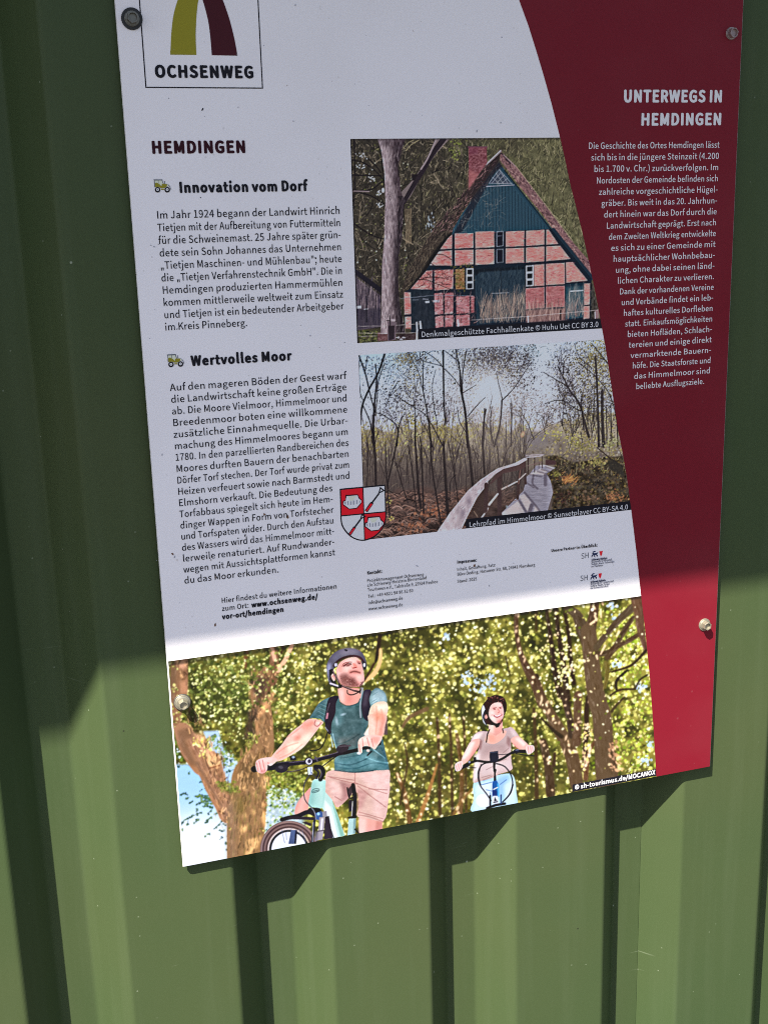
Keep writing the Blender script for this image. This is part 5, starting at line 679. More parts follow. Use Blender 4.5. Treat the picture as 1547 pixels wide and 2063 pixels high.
    # handlebar, grips, hands
    P.fill(k(615, 545, 670, 540, 672, 620, 625, 625), (200, 208, 230)); P.line(k(650, 550, 650, 615), 1.6, (140, 150, 180)); P.line(curve(k(700, 540, 760, 550, 780, 600, 750, 670)), 9, (40, 32, 38)); P.line(curve(k(690, 560, 730, 600, 710, 660)), 4, (48, 44, 50)); P.line(curve(k(735, 560, 762, 610, 745, 660)), 1.4, (130, 120, 126), .8)
    P.line(k(390, 512, 640, 490, 940, 405, 1140, 365), 8.6, (42, 34, 40), 1, 7); P.line(k(390, 500, 640, 475, 930, 390), 1.5, (112, 100, 108), .8); P.line(k(60, 565, 240, 545, 400, 520), 12, (44, 37, 42), 1, 13); P.dot(*k(350, 560)[0], 13, 8, -.2, (50, 44, 48)); P.dot(*k(62, 565)[0], 4.4, 6.6, 0, (30, 26, 32)); P.fill(k(430, 430, 490, 425, 500, 470, 435, 475), (40, 34, 42)); P.dot(*k(470, 440)[0], 3, 2.4, 0, (150, 160, 166)); P.line(k(300, 500, 420, 485), 2, (90, 80, 86), .7); P.dot(*k(340, 545)[0], 5, 3, .2, (90, 84, 90), .7)
    P.dot(*k(632, 485)[0], 8.6, 8.2, 0, (60, 52, 58)); P.dot(*k(632, 485)[0], 6.4, 6.2, 0, (196, 192, 194)); P.dot(*k(636, 482)[0], 3.4, 4, .4, (70, 62, 70)); P.line(k(700, 440, 720, 480), 3, (90, 82, 88)); P.dot(*k(980, 350)[0], 13, 8, -.25, (54, 46, 50)); P.line(k(940, 330, 1060, 320), 3, (80, 70, 74)); P.line(k(1000, 400, 1180, 350, 1260, 340), 6, (38, 32, 36)); P.fill(k(1335, 270, 1380, 250, 1380, 310, 1345, 325), (34, 28, 32)); P.line(k(1240, 420, 1280, 380), 3, (50, 44, 48)); P.line(curve(k(780, 530, 860, 470, 950, 410)), 2, (40, 34, 38)); P.line(curve(k(400, 590, 520, 580, 620, 540)), 1.6, (60, 52, 56)); P.line(k(420, 600, 560, 555), 1.1, (120, 110, 100), .7)
    for q in (((640, 625, 590, 700, 575, 800, 600, 900, 680, 990, 700, 1090), 2), ((660, 600, 690, 640, 720, 660), 1.6)): P.line(curve(k(*q[0])), q[1], (70, 68, 74), .95)
    P.line(curve(k(650, 960, 690, 1010, 705, 1090)), 1, (190, 192, 200), .8)
    P.fill(curve(k(80, 490, 130, 455, 240, 440, 300, 460, 280, 500, 230, 530, 205, 520, 195, 580, 150, 610, 110, 600, 85, 570), 1), (244, 188, 174)); P.put(P.mask(k(130, 460, 260, 445, 240, 480, 130, 500), 2), (252, 208, 192), .8); P.put(P.mask(k(150, 570, 195, 580, 160, 610, 120, 600), 1.5), (206, 130, 118), .7)
    for q in ((88, 500, 105, 585), (115, 480, 140, 590), (150, 470, 175, 580), (205, 500, 250, 515)): P.line(curve(k(*q)), 1.6, (206, 124, 114), .85)
    P.dot(*k(235, 515)[0], 4.4, 2.8, -.2, (250, 204, 194), .9)
    P.fill(curve(k(1140, 290, 1170, 240, 1260, 210, 1370, 220, 1390, 250, 1340, 330, 1310, 360, 1260, 330, 1190, 330, 1185, 390, 1150, 400), 1), (246, 196, 178)); P.put(P.mask(k(1280, 230, 1380, 230, 1340, 310, 1290, 280), 2), (226, 156, 138), .7); P.put(P.mask(k(1160, 250, 1260, 220, 1270, 270, 1170, 290), 2), (255, 222, 204), .8)
    for q in ((1185, 250, 1195, 330), (1235, 240, 1255, 320), (1280, 250, 1300, 330), (1150, 310, 1165, 390)): P.line(curve(k(*q)), 1.6, (206, 126, 114), .85)
    P.dot(*k(1150, 400)[0], 4, 2.6, .2, (255, 226, 214)); P.dot(*k(1245, 372)[0], 3.4, 2.6, .2, (240, 190, 176))
    P.put(P.mask([(338, 1330), (1300, 1190), (1300, 1204), (338, 1342)], 1.5), (30, 26, 18), .5)
    return finish(P, .6, .25, 1.08, 2)
# ---------------------------------------------------------------- ground
gm = mat('paving', (.2, .19, .17), .9)
tx = node(gm, 'ShaderNodeTexCoord'); bk = node(gm, 'ShaderNodeTexBrick', i_Scale=5.0, i_Mortar_Size=.012)
bk.inputs['Color1'].default_value = (.05, .046, .045, 1); bk.inputs['Color2'].default_value = (.06, .055, .053, 1); bk.inputs['Mortar'].default_value = (.05, .05, .05, 1)
link(gm, tx.outputs['Object'], bk.inputs['Vector']); link(gm, bk.outputs['Color'], bsdf(gm).inputs['Base Color'])
g = obj('ground', [(-60, -60, 0), (60, -60, 0), (60, 60, 0), (-60, 60, 0)], [(0, 1, 2, 3)], gm); g['kind'] = 'structure'

# ---------------------------------------------------------------- corrugated wall
wm = mat('green_coated_steel', (.05, .07, .028), .45, .13)
def wall_nodes(m):
    tx = node(m, 'ShaderNodeTexCoord'); P = tx.outputs['Object']; b = bsdf(m)
    big = node(m, 'ShaderNodeTexNoise', i_Scale=2.4, i_Detail=4.0, i_Roughness=.5); link(m, P, big.inputs['Vector'])
    r1 = node(m, 'ShaderNodeValToRGB'); e = r1.color_ramp.elements; e[0].position = .3; e[0].color = (.046, .073, .029, 1); e[1].position = .72; e[1].color = (.061, .077, .032, 1)  # broad tone drift; olive-brown patches paint reflections on the steel into the colour
    link(m, big.outputs['Fac'], r1.inputs['Fac']); col = r1.outputs['Color']
    def over(col, fac, c):
        x = node(m, 'ShaderNodeMix', data_type='RGBA'); link(m, fac, x.inputs['Factor']); link(m, col, x.inputs['A']); x.inputs['B'].default_value = (*c, 1); return x.outputs['Result']
    def ramp(src, p0, p1, hi=1):
        x = node(m, 'ShaderNodeMapRange'); link(m, src, x.inputs['Value']); x.inputs['From Min'].default_value = p0; x.inputs['From Max'].default_value = p1; x.inputs['To Max'].default_value = hi; return x.outputs['Result']
    def mul(a, b):
        x = node(m, 'ShaderNodeMath', operation='MULTIPLY'); link(m, a, x.inputs[0]); link(m, b, x.inputs[1]); return x.outputs[0]
    # rain-washed dust film, fine grain
    mp = node(m, 'ShaderNodeMapping'); mp.inputs['Scale'].default_value = (55, 55, 3); link(m, P, mp.inputs['Vector'])
    st = node(m, 'ShaderNodeTexNoise', i_Scale=1.0, i_Detail=4.0); link(m, mp.outputs[0], st.inputs['Vector']); col = over(col, ramp(st.outputs['Fac'], .5, .85, .2), (.10, .125, .07))
    fg = node(m, 'ShaderNodeTexNoise', i_Scale=900.0, i_Detail=2.0); link(m, P, fg.inputs['Vector']); col = over(col, ramp(fg.outputs['Fac'], .45, .8, .14), (.10, .12, .07))
    # pale and dark specks, each cell of the Voronoi keeps or drops its own
    for sc, rad, keep, c, k in ((38, .055, .93, (.34, .37, .28), .7), (110, .11, .9, (.24, .27, .19), .5), (46, .06, .94, (.02, .022, .015), .85), (17, .028, .93, (.5, .5, .42), .85)):
        vo = node(m, 'ShaderNodeTexVoronoi', i_Scale=float(sc)); link(m, P, vo.inputs['Vector'])
        sp = node(m, 'ShaderNodeSeparateColor'); link(m, vo.outputs['Color'], sp.inputs[0])
        f = mul(ramp(vo.outputs['Distance'], rad, rad * .5, k), ramp(sp.outputs[0], keep, keep + .01)); col = over(col, f, c)
    # fine hair scratches
    for rot, sc in ((.5, 1.0), (-.9, .7)):
        mp = node(m, 'ShaderNodeMapping'); mp.inputs['Rotation'].default_value = (0, rot, 0); mp.inputs['Scale'].default_value = (30 * sc, 5, 420 * sc); link(m, P, mp.inputs['Vector'])
        sn = node(m, 'ShaderNodeTexNoise', i_Scale=1.0, i_Detail=1.0, i_Distortion=.4); link(m, mp.outputs[0], sn.inputs['Vector'])
        n2 = node(m, 'ShaderNodeTexNoise', i_Scale=9.0, i_Detail=1.0); link(m, P, n2.inputs['Vector'])
        col = over(col, mul(ramp(sn.outputs['Fac'], .74, .80, .22), ramp(n2.outputs['Fac'], .62, .68)), (.3, .34, .24))
    link(m, col, b.inputs['Base Color']); link(m, ramp(big.outputs['Fac'], .2, .8, 1), node(m, 'ShaderNodeMath').inputs[0])
    rr = node(m, 'ShaderNodeMapRange'); link(m, st.outputs['Fac'], rr.inputs['Value']); rr.inputs['To Min'].default_value = .36; rr.inputs['To Max'].default_value = .52; link(m, rr.outputs['Result'], b.inputs['Roughness'])
    bn = node(m, 'ShaderNodeTexNoise', i_Scale=7.0, i_Detail=2.0); link(m, P, bn.inputs['Vector'])
    bp = node(m, 'ShaderNodeBump', i_Strength=.25, i_Distance=.004); link(m, bn.outputs['Fac'], bp.inputs['Height'])
    b2 = node(m, 'ShaderNodeBump', i_Strength=.06, i_Distance=.0004); link(m, fg.outputs['Fac'], b2.inputs['Height']); link(m, bp.outputs[0], b2.inputs['Normal']); link(m, b2.outputs[0], b.inputs['Normal'])
wall_nodes(wm)
PITCH, CROWN, FLANK, PH, YC, DEEP = .2088, .1096, .0318, -.2690, .0075, .0375
wall = thing('corrugated_wall', 'green trapezoidal corrugated steel wall behind the sign, shaded above and sunlit below', 'wall', (.3, YC, 0))
def profile(i0, i1, dy=0):
    pts = []
    for i in range(i0, i1):
        u = PH + i * PITCH; pts += [(u, YC + dy), (u + CROWN, YC + dy), (u + CROWN + FLANK, YC + DEEP + dy), (u + PITCH - FLANK, YC + DEEP + dy)]
    return pts
def rounded(pts, rad=.0035, n=5):
    out = [pts[0]]
    for a, b, c in zip(pts, pts[1:], pts[2:]):
        a, b, c = map(np.array, (a, b, c)); p = (a - b) / np.linalg.norm(a - b); q = (c - b) / np.linalg.norm(c - b)
        for k in range(n + 1):
            t = k / n; out.append(tuple(b + p * rad * (1 - t) ** 2 + q * rad * t ** 2))
    return out + [pts[-1]]
def sheet(pts, cap):
    p = rounded(pts) + ([(pts[-1][0] + .0002, pts[-1][1] + .0022)] if cap else [])
    v = [(u, y, z) for z in (.03, 2.9) for u, y in p]; n = len(p)
    return obj('cladding_sheet', v, [(i, i + 1, n + i + 1, n + i) for i in range(n - 1)], wm, wall)
sheet(profile(-5, 4) , True)                         # its last valley laps over the next sheet
sheet(profile(3, 10, .002)[2:], False)
rm = mat('roof_fascia', (.3, .3, .29), .6)
EY, EZ = YC - .585, Z0 + .225 + 1.94 * .5775
b = [(x, y, z) for x in (-4.5, 5) for y, z in ((EY, EZ), (.3, EZ + .05), (.3, EZ + .2), (EY, EZ + .09))]
obj('roof_overhang', b, [(0, 1, 2, 3), (7, 6, 5, 4), (0, 4, 5, 1), (1, 5, 6, 2), (2, 6, 7, 3), (3, 7, 4, 0)], rm, wall)

# ---------------------------------------------------------------- the sign
BW, BH, BT = .594, .841, .0032
sign = thing('information_sign', 'white and dark red information board with three printed photos, screwed to the green corrugated wall', 'sign', (BW / 2, 0, Z0))
PAPER = (.92, .86, .885)
def print_mat(name, col, rough=.5): 
    m = mat(name, col, rough, .14); tx = node(m, 'ShaderNodeTexCoord')
    n = node(m, 'ShaderNodeTexNoise', i_Scale=26.0, i_Detail=6.0); link(m, tx.outputs['Object'], n.inputs['Vector'])
    r = node(m, 'ShaderNodeMapRange'); link(m, n.outputs['Fac'], r.inputs['Value']); r.inputs['To Min'].default_value = rough - .06; r.inputs['To Max'].default_value = rough + .08; link(m, r.outputs['Result'], bsdf(m).inputs['Roughness'])
    return m
white = print_mat('white_print_film', PAPER)
def dusty(m, col, dirt, amt, seed):
    tx = node(m, 'ShaderNodeTexCoord'); prev = None
    mp = node(m, 'ShaderNodeMapping'); mp.inputs['Location'].default_value = (seed, seed, seed); link(m, tx.outputs['Object'], mp.inputs['Vector'])
    base = node(m, 'ShaderNodeRGB'); base.outputs[0].default_value = (*col, 1); c = base.outputs[0]
    for sc, rad, keep, k in ((60, .1, .90, amt), (150, .16, .88, amt * .7), (26, .045, .86, amt * 1.2)):
        vo = node(m, 'ShaderNodeTexVoronoi', i_Scale=float(sc)); link(m, mp.outputs[0], vo.inputs['Vector']); sp = node(m, 'ShaderNodeSeparateColor'); link(m, vo.outputs['Color'], sp.inputs[0])
        a = node(m, 'ShaderNodeMapRange'); link(m, vo.outputs['Distance'], a.inputs['Value']); a.inputs['From Min'].default_value = rad; a.inputs['From Max'].default_value = rad * .3; a.inputs['To Max'].default_value = k
        d = node(m, 'ShaderNodeMapRange'); link(m, sp.outputs[0], d.inputs['Value']); d.inputs['From Min'].default_value = keep; d.inputs['From Max'].default_value = keep + .02
        mu = node(m, 'ShaderNodeMath', operation='MULTIPLY'); link(m, a.outputs[0], mu.inputs[0]); link(m, d.outputs[0], mu.inputs[1])
        x = node(m, 'ShaderNodeMix', data_type='RGBA'); link(m, mu.outputs[0], x.inputs['Factor']); link(m, c, x.inputs['A']); x.inputs['B'].default_value = (*dirt, 1); c = x.outputs['Result']
    n = node(m, 'ShaderNodeTexNoise', i_Scale=9.0, i_Detail=6.0); link(m, mp.outputs[0], n.inputs['Vector']); r = node(m, 'ShaderNodeMapRange'); link(m, n.outputs['Fac'], r.inputs['Value']); r.inputs['From Min'].default_value = .45; r.inputs['From Max'].default_value = .8; r.inputs['To Max'].default_value = .1
    x = node(m, 'ShaderNodeMix', data_type='RGBA'); link(m, r.outputs[0], x.inputs['Factor']); link(m, c, x.inputs['A']); x.inputs['B'].default_value = (*dirt, 1); link(m, x.outputs['Result'], bsdf(m).inputs['Base Color'])
dusty(white, PAPER, (.42, .37, .34), .5, 0)
RED = (.178, .0088, .019)
red = print_mat('dark_red_print', RED, .42); dusty(red, RED, (.24, .08, .09), .3, 3)
core = mat('dark_board_core', (.03, .03, .032), .6); cut = mat('bright_cut_edge', (.62, .6, .58), .35, .5)
black = print_mat('black_ink', (.011, .010, .016)); bold_red = print_mat('dark_red_ink', (.035, .004, .010)); pale = print_mat('white_ink', (.80, .77, .79))
green_ink = print_mat('olive_green_ink', (.30, .26, .022)); wine = print_mat('wine_red_ink', (.062, .008, .014)); crest_red = print_mat('signal_red_ink', (.86, .012, .026)); navy = print_mat('navy_ink', (.02, .03, .085)); grey_ink = print_mat('grey_ink', (.14, .145, .17)); silver = print_mat('silver_grey_ink', (.34, .34, .4)); rust = print_mat('brown_stain', (.16, .075, .04)); cream = print_mat('cream_ink', (.74, .74, .6))
# panel: aluminium composite, bright cut edge in front of a dark core
e = .0006
ring = [(e, 0, e), (BW - e, 0, e), (BW - e, 0, BH - e), (e, 0, BH - e)]
r2 = [(0, e, 0), (BW, e, 0), (BW, e, BH), (0, e, BH)]; r3 = [(x, BT, z) for x, _, z in r2]
v = [(x, y, z + Z0) for x, y, z in ring + r2 + r3]
fc = [(0, 1, 2, 3)] + [(i, 4 + i, 4 + (i + 1) % 4, (i + 1) % 4) for i in range(4)] + [(4 + i, 8 + i, 8 + (i + 1) % 4, 4 + (i + 1) % 4) for i in range(4)] + [(11, 10, 9, 8)]
obj('panel', v, fc, [white, cut, core], sign, [0] + [1] * 4 + [2] * 4 + [2])

class Flat:                                          # a piece of print: polygons in one mesh, a hair in front of the face
    def __init__(s, layer): s.v, s.f, s.m, s.mats, s.y = [], [], [], [], -.00009 * layer
    def mi(s, m):
        if m not in s.mats: s.mats.append(m)
        return s.mats.index(m)
    def uv(s, pts, m, lift=0):
        k = len(s.v); s.v += [(u, s.y - lift * .00009, w + Z0) for u, w in pts]; a = sum(pts[i - 1][0] * pts[i][1] - pts[i][0] * pts[i - 1][1] for i in range(len(pts)))
        f = list(range(k, k + len(pts))); s.f.append(f if a > 0 else f[::-1]); s.m.append(s.mi(m))
    def px(s, pts, m, lift=0): s.uv([at(*p) for p in pts], m, lift)
    def tris(s, P, T, m, lift=0):
        k = len(s.v); s.v += [(u, s.y - lift, w + Z0) for u, w in P]; s.f += [[k + i for i in t] for t in T]; s.m += [s.mi(m)] * len(T)
    def stroke(s, pts, w, m, lift=0, closed=False):
        pts = [np.array(p, float) for p in pts]; n = len(pts); L, R = [], []
        for i in range(n):
            a = pts[i - 1] if i or closed else None; c = pts[(i + 1) % n] if i < n - 1 or closed else None; p = pts[i]
            d = [q / (np.linalg.norm(q) + 1e-9) for q in ([p - a] if a is not None else []) + ([c - p] if c is not None else [])]
            t = sum(d); t = t / (np.linalg.norm(t) + 1e-9); nn = np.array((-t[1], t[0])); k = 1 / max(.45, abs(float(nn @ np.array((-d[0][1], d[0][0])))))
            L.append(tuple(p + nn * w / 2 * k)); R.append(tuple(p - nn * w / 2 * k))
        for i in range(n if closed else n - 1): j = (i + 1) % n; s.px([L[i], L[j], R[j], R[i]], m, lift)
    def disc(s, c, r, m, lift=0, n=20, sq=1): s.px([(c[0] + r * math.cos(6.2832 * k / n), c[1] + sq * r * math.sin(6.2832 * k / n)) for k in range(n)], m, lift)
    def build(s, name, parent=sign, label=None):
        o = obj(name, s.v, s.f, s.mats, parent, s.m)
        if label: o['label'] = label
        return o

# ---------------------------------------------------------------- lettering
def glyph_table():
    A = GLYPH_CODE; n = len(A); dec = lambda t: [A.index(t[i]) * n + A.index(t[i + 1]) - 1000 for i in range(0, len(t), 2)]
    out = {}
    for c, t in GLYPHS.items():
        adv = dec(t[:2])[0]; ps = [np.array(dec(q), float).reshape(-1, 2) for q in t[2:].split(' ')]
        if c.islower():                              # a lower x-height, as in the sign's typeface
            for p in ps: p[:, 1] = np.where(p[:, 1] < 518, np.where(p[:, 1] > 0, p[:, 1] * .9, p[:, 1]), 466 + (p[:, 1] - 518) * (700 - 466) / (700 - 518))
        out[c] = (adv, ps)
    out['“'] = out['"']; out['„'] = (out['"'][0], [q + (0, -610) for q in out['"'][1]])
    return out
GT = glyph_table(); GM = {}
def glyph(c):                                        # outline -> filled triangles, capitals are 0.7 high
    if c in GM: return GM[c]
    cu = bpy.data.curves.new('glyph', 'CURVE'); cu.dimensions = '2D'; cu.fill_mode = 'FRONT'
    for sp in GT[c][1]:
        s = cu.splines.new('POLY'); s.points.add(len(sp) - 1); s.use_cyclic_u = True
        s.points.foreach_set('co', np.column_stack([sp / 1000., np.zeros(len(sp)), np.ones(len(sp))]).ravel())
    o = bpy.data.objects.new('glyph', cu); COL.objects.link(o); me = bpy.data.meshes.new_from_object(o.evaluated_get(bpy.context.evaluated_depsgraph_get()))
    P = np.array([v.co[:2] for v in me.vertices]).reshape(-1, 2); T = [list(p.vertices) for p in me.polygons]
    bpy.data.objects.remove(o); bpy.data.curves.remove(cu); bpy.data.meshes.remove(me)
    if T:
        a = P[T[0][0]], P[T[0][1]], P[T[0][2]]
        if (a[1][0] - a[0][0]) * (a[2][1] - a[0][1]) - (a[1][1] - a[0][1]) * (a[2][0] - a[0][0]) < 0: T = [t[::-1] for t in T]
    GM[c] = (P, T); return GM[c]
def write(F, text, p, q, cap, m, bold=0, kx=None, uv=False):
    # one line from baseline point p to q (points of the photograph); word gaps take up the slack
    (u0, v0), (u1, v1) = (p, q) if uv else (at(*p), at(*q)); em = cap / .7
    trk = bold * 1.7 + (.02 if m is black else .012); words = text.split(' '); wid = sum(GT[c][0] / 1000 + trk for w in words for c in w); gaps = len(words) - 1; T = (u1 - u0) / em + trk
    k = kx or 1.1
    if not gaps: k = T / wid
    else:
        g = (T - k * wid) / gaps
        if not .17 <= g <= .62: g = min(max(g, .2), .5); k = (T - g * gaps) / wid
    x = 0
    for w in words:
        for c in w:
            P, Tr = glyph(c); nb = 10 if bold > .02 else 4 if bold > 0 else 1
            for b in range(nb):                      # a heavier weight is the outline printed several times around itself
                a = 6.2832 * (b + .5) / nb; bx, by = (bold * math.cos(a), bold * math.sin(a) * .8) if nb > 1 else (0, 0)
                uu = u0 + (x + (P[:, 0] + trk / 2) * k + bx) * em; F.tris(list(zip(uu, v0 + (v1 - v0) * (uu - u0) / (u1 - u0) + (P[:, 1] + by) * em)), Tr, m, b * 3e-5)
            x += (GT[c][0] / 1000 + trk) * k
        if gaps: x += g
def block(name, lines, cap, m, bold=0, kx=None, layer=4, label=None):
    F = Flat(layer)
    for t, p, q in lines: write(F, t, p, q, cap, m, bold, kx)
    return F.build(name, sign, label)
def even(texts, v0, v1, u0, u1, lefts=None):         # justified lines, evenly leaded, as points on the face
    n = len(texts); return [(t, (u0, v0 + (v1 - v0) * i / (n - 1)), ((u1[i] if isinstance(u1, list) else u1), v0 + (v1 - v0) * i / (n - 1))) for i, t in enumerate(texts)]
def block_uv(name, lines, cap, m, bold=0, kx=None, layer=4, label=None):
    F = Flat(layer)
    for t, p, q in lines: write(F, t, p, q, cap, m, bold, kx, True)
    return F.build(name, sign, label)

# ---------------------------------------------------------------- printed photos
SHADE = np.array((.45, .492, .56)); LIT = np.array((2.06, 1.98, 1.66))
def lin_a(a): a = np.clip(a / 255., 0, 1); return np.where(a <= .04045, a / 12.92, ((a + .055) / 1.055) ** 2.4)
ink = mat('photo_print_ink', (.5, .5, .5), .5, .14); ca = node(ink, 'ShaderNodeVertexColor', layer_name='ink'); link(ink, ca.outputs['Color'], bsdf(ink).inputs['Base Color'])
def photo(P, u0, u1, v0, v1, expo, label, cell=.0006):
    nu, nv = int((u1 - u0) / cell) + 1, int((v1 - v0) / cell) + 1
    U, V = np.meshgrid(np.linspace(u0, u1, nu), np.linspace(v1, v0, nv)); q = HF @ np.stack([U.ravel(), V.ravel(), np.ones(U.size)])
    x = np.clip(q[0] / q[2] - P.x0 - .5, 0, P.w - 1.01); y = np.clip(q[1] / q[2] - P.y0 - .5, 0, P.h - 1.01); ix, iy = x.astype(int), y.astype(int); fx, fy = (x - ix)[:, None], (y - iy)[:, None]
    c = (P.a[iy, ix] * (1 - fx) + P.a[iy, ix + 1] * fx) * (1 - fy) + (P.a[iy + 1, ix] * (1 - fx) + P.a[iy + 1, ix + 1] * fx) * fy
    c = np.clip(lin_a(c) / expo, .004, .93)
    me = bpy.data.meshes.new('printed_photo'); k = np.arange(nu * nv).reshape(nv, nu); f = np.stack([k[1:, :-1], k[1:, 1:], k[:-1, 1:], k[:-1, :-1]], -1).reshape(-1, 4)
    me.vertices.add(nu * nv); me.vertices.foreach_set('co', np.column_stack([U.ravel(), np.full(U.size, -.00009), V.ravel() + Z0]).ravel())
    me.loops.add(f.size); me.loops.foreach_set('vertex_index', f.ravel().astype(np.int32)); me.polygons.add(len(f)); me.polygons.foreach_set('loop_start', np.arange(0, f.size, 4, dtype=np.int32))
    me.materials.append(ink); at_ = me.color_attributes.new('ink', 'FLOAT_COLOR', 'POINT'); at_.data.foreach_set('color', np.column_stack([c, np.ones(len(c))]).astype(np.float32).ravel())
    me.update(calc_edges=True); me.validate(); o = bpy.data.objects.new('printed_photo', me); COL.objects.link(o); hang(o, sign); o['label'] = label; return o
ph1 = photo(print_farmhouse(), .1957, .452, .4988, .6788, SHADE, 'printed photo of a half-timbered thatched farmhouse')
ph2 = photo(print_boardwalk(), .1965, .488, .3102, .4877, SHADE, 'printed photo of a boardwalk through a birch wood')
ph3 = photo(print_cyclists(), .0014, .53, .0004, .2145, LIT, 'printed photo of two cyclists under trees')

# ---------------------------------------------------------------- red field
edge = [(1014, -120), (1030, -58), (1045, 0), (1064, 52), (1079, 100), (1094, 150), (1110, 207), (1124, 262), (1137, 318), (1149, 375), (1162, 425), (1174, 475), (1187, 533), (1199, 592), (1210, 650), (1219, 700), (1232, 785), (1244, 865), (1254, 915), (1262, 962), (1271, 1029), (1281, 1110), (1290.5, 1200), (1299, 1270), (1308, 1363), (1315, 1460), (1321.5, 1561)]
E = [at(*p) for p in edge]; E[-1] = (E[-1][0], .0003); E.insert(0, (E[0][0] - .004, BH - .0007))
F = Flat(2)
for a, b in zip(E, E[1:]): F.uv([a, b, (BW - .0007, b[1]), (BW - .0007, a[1])], red)
F.build('red_field')

# ---------------------------------------------------------------- logo, headings and texts
F = Flat(3); c0 = at(294.5, 176); c1 = at(529, 177.5); top = .815
for a, b in (((c0[0], c0[1]), (c1[0], c0[1])), ((c0[0], c0[1]), (c0[0], top)), ((c1[0], c0[1]), (c1[0], top)), ((c0[0], top), (c1[0], top))):
    h = .00045; F.uv([(min(a[0], b[0]) - h, min(a[1], b[1]) - h), (max(a[0], b[0]) + h, min(a[1], b[1]) - h), (max(a[0], b[0]) + h, max(a[1], b[1]) + h), (min(a[0], b[0]) - h, max(a[1], b[1]) + h)], black, 0 if a[1] == b[1] else .3)
z = Q(5.95, 280, 0)
F.px(curve(z(378, 655, 385, 500, 395, 350, 415, 190, 445, 70, 472, -10, 520, -110)) + curve(z(760, -110, 715, 0, 695, 150, 683, 350, 683, 500, 690, 658)), green_ink)
F.px(curve(z(875, 662, 862, 500, 840, 300, 805, 140, 765, 0, 735, -80)) + curve(z(960, -80, 1005, 0, 1060, 150, 1105, 300, 1150, 490, 1182, 668)), wine)
write(F, 'OCHSENWEG', (311.5, 155.2), (509.3, 156.6), .0090, black, .06)
F.build('logo', sign, 'framed logo of an olive and a wine red arch over black capitals')
block('heading', [('HEMDINGEN', (304.8, 308.5), (493.6, 307))], .0093, bold_red, .058, label='dark red heading HEMDINGEN')
block('heading', [('Innovation vom Dorf', (360.5, 387.6), (616.5, 383.8))], .0083, black, .055, 1.15, label='bold black heading Innovation vom Dorf')
block('heading', [('Wertvolles Moor', (384.5, 736.4), (585.2, 725))], .0083, black, .055, 1.15, label='bold black heading Wertvolles Moor')
t1 = ['Im Jahr 1924 begann der Landwirt Hinrich', 'Tietjen mit der Aufbereitung von Futtermitteln', 'für die Schweinemast. 25 Jahre später grün-', 'dete sein Sohn Johannes das Unternehmen', '„Tietjen Maschinen- und Mühlenbau“, heute', 'die „Tietjen Verfahrenstechnik GmbH“. Die in', 'Hemdingen produzierten Hammermühlen', 'kommen mittlerweile weltweit zum Einsatz', 'und Tietjen ist ein bedeutender Arbeitgeber', 'im Kreis Pinneberg.']
R1 = .1837; block_uv('paragraph', even(t1, .6148, .5200, .0208, [R1] * 9 + [at(499, 660)[0]]), .0063, black, .007, 1.22)
t2 = ['Auf den mageren Böden der Geest warf', 'die Landwirtschaft keine großen Erträge', 'ab. Die Moore Vielmoor, Himmelmoor und', 'Breedenmoor boten eine willkommene', 'zusätzliche Einnahmequelle. Die Urbar-', 'machung des Himmelmoores begann um', '1780. In den parzellierten Randbereichen des', 'Moores durften Bauern der benachbarten', 'Dörfer Torf stechen. Der Torf wurde privat zum', 'Heizen verfeuert sowie nach Barmstedt und', 'Elmshorn verkauft. Die Bedeutung des', 'Torfabbaus spiegelt sich heute im Hem-', 'dinger Wappen in Form von Torfstecher', 'und Torfspaten wider. Durch den Aufstau', 'des Wassers wird das Himmelmoor mitt-', 'lerweile renaturiert. Auf Rundwander-', 'wegen mit Aussichtsplattformen kannst', 'du das Moor erkunden.']
block_uv('paragraph', even(t2, .4668, .2880, .0214, [.1838] * 10 + [.1663] * 7 + [at(562, 1154)[0]]), .0063, black, .007, 1.22)
block('paragraph', [('Hier findest du weitere Informationen', (446, 1215), (678.5, 1185.5)), ('zum Ort:', (447, 1231), (501.5, 1224))], .0050, black, .012, 1.2)
block('web_address', [('www.ochsenweg.de/', (506.5, 1223.5), (639, 1206.5)), ('vor-ort/hemdingen', (447.5, 1247.3), (570.5, 1232))], .0050, black, .05)
block('heading', [('UNTERWEGS IN', (1253.3, 205.2), (1451.6, 205.2)), ('HEMDINGEN', (1288.2, 252), (1450.2, 251))], .0103, pale, .056, 1.0, label='bold white heading UNTERWEGS IN HEMDINGEN')
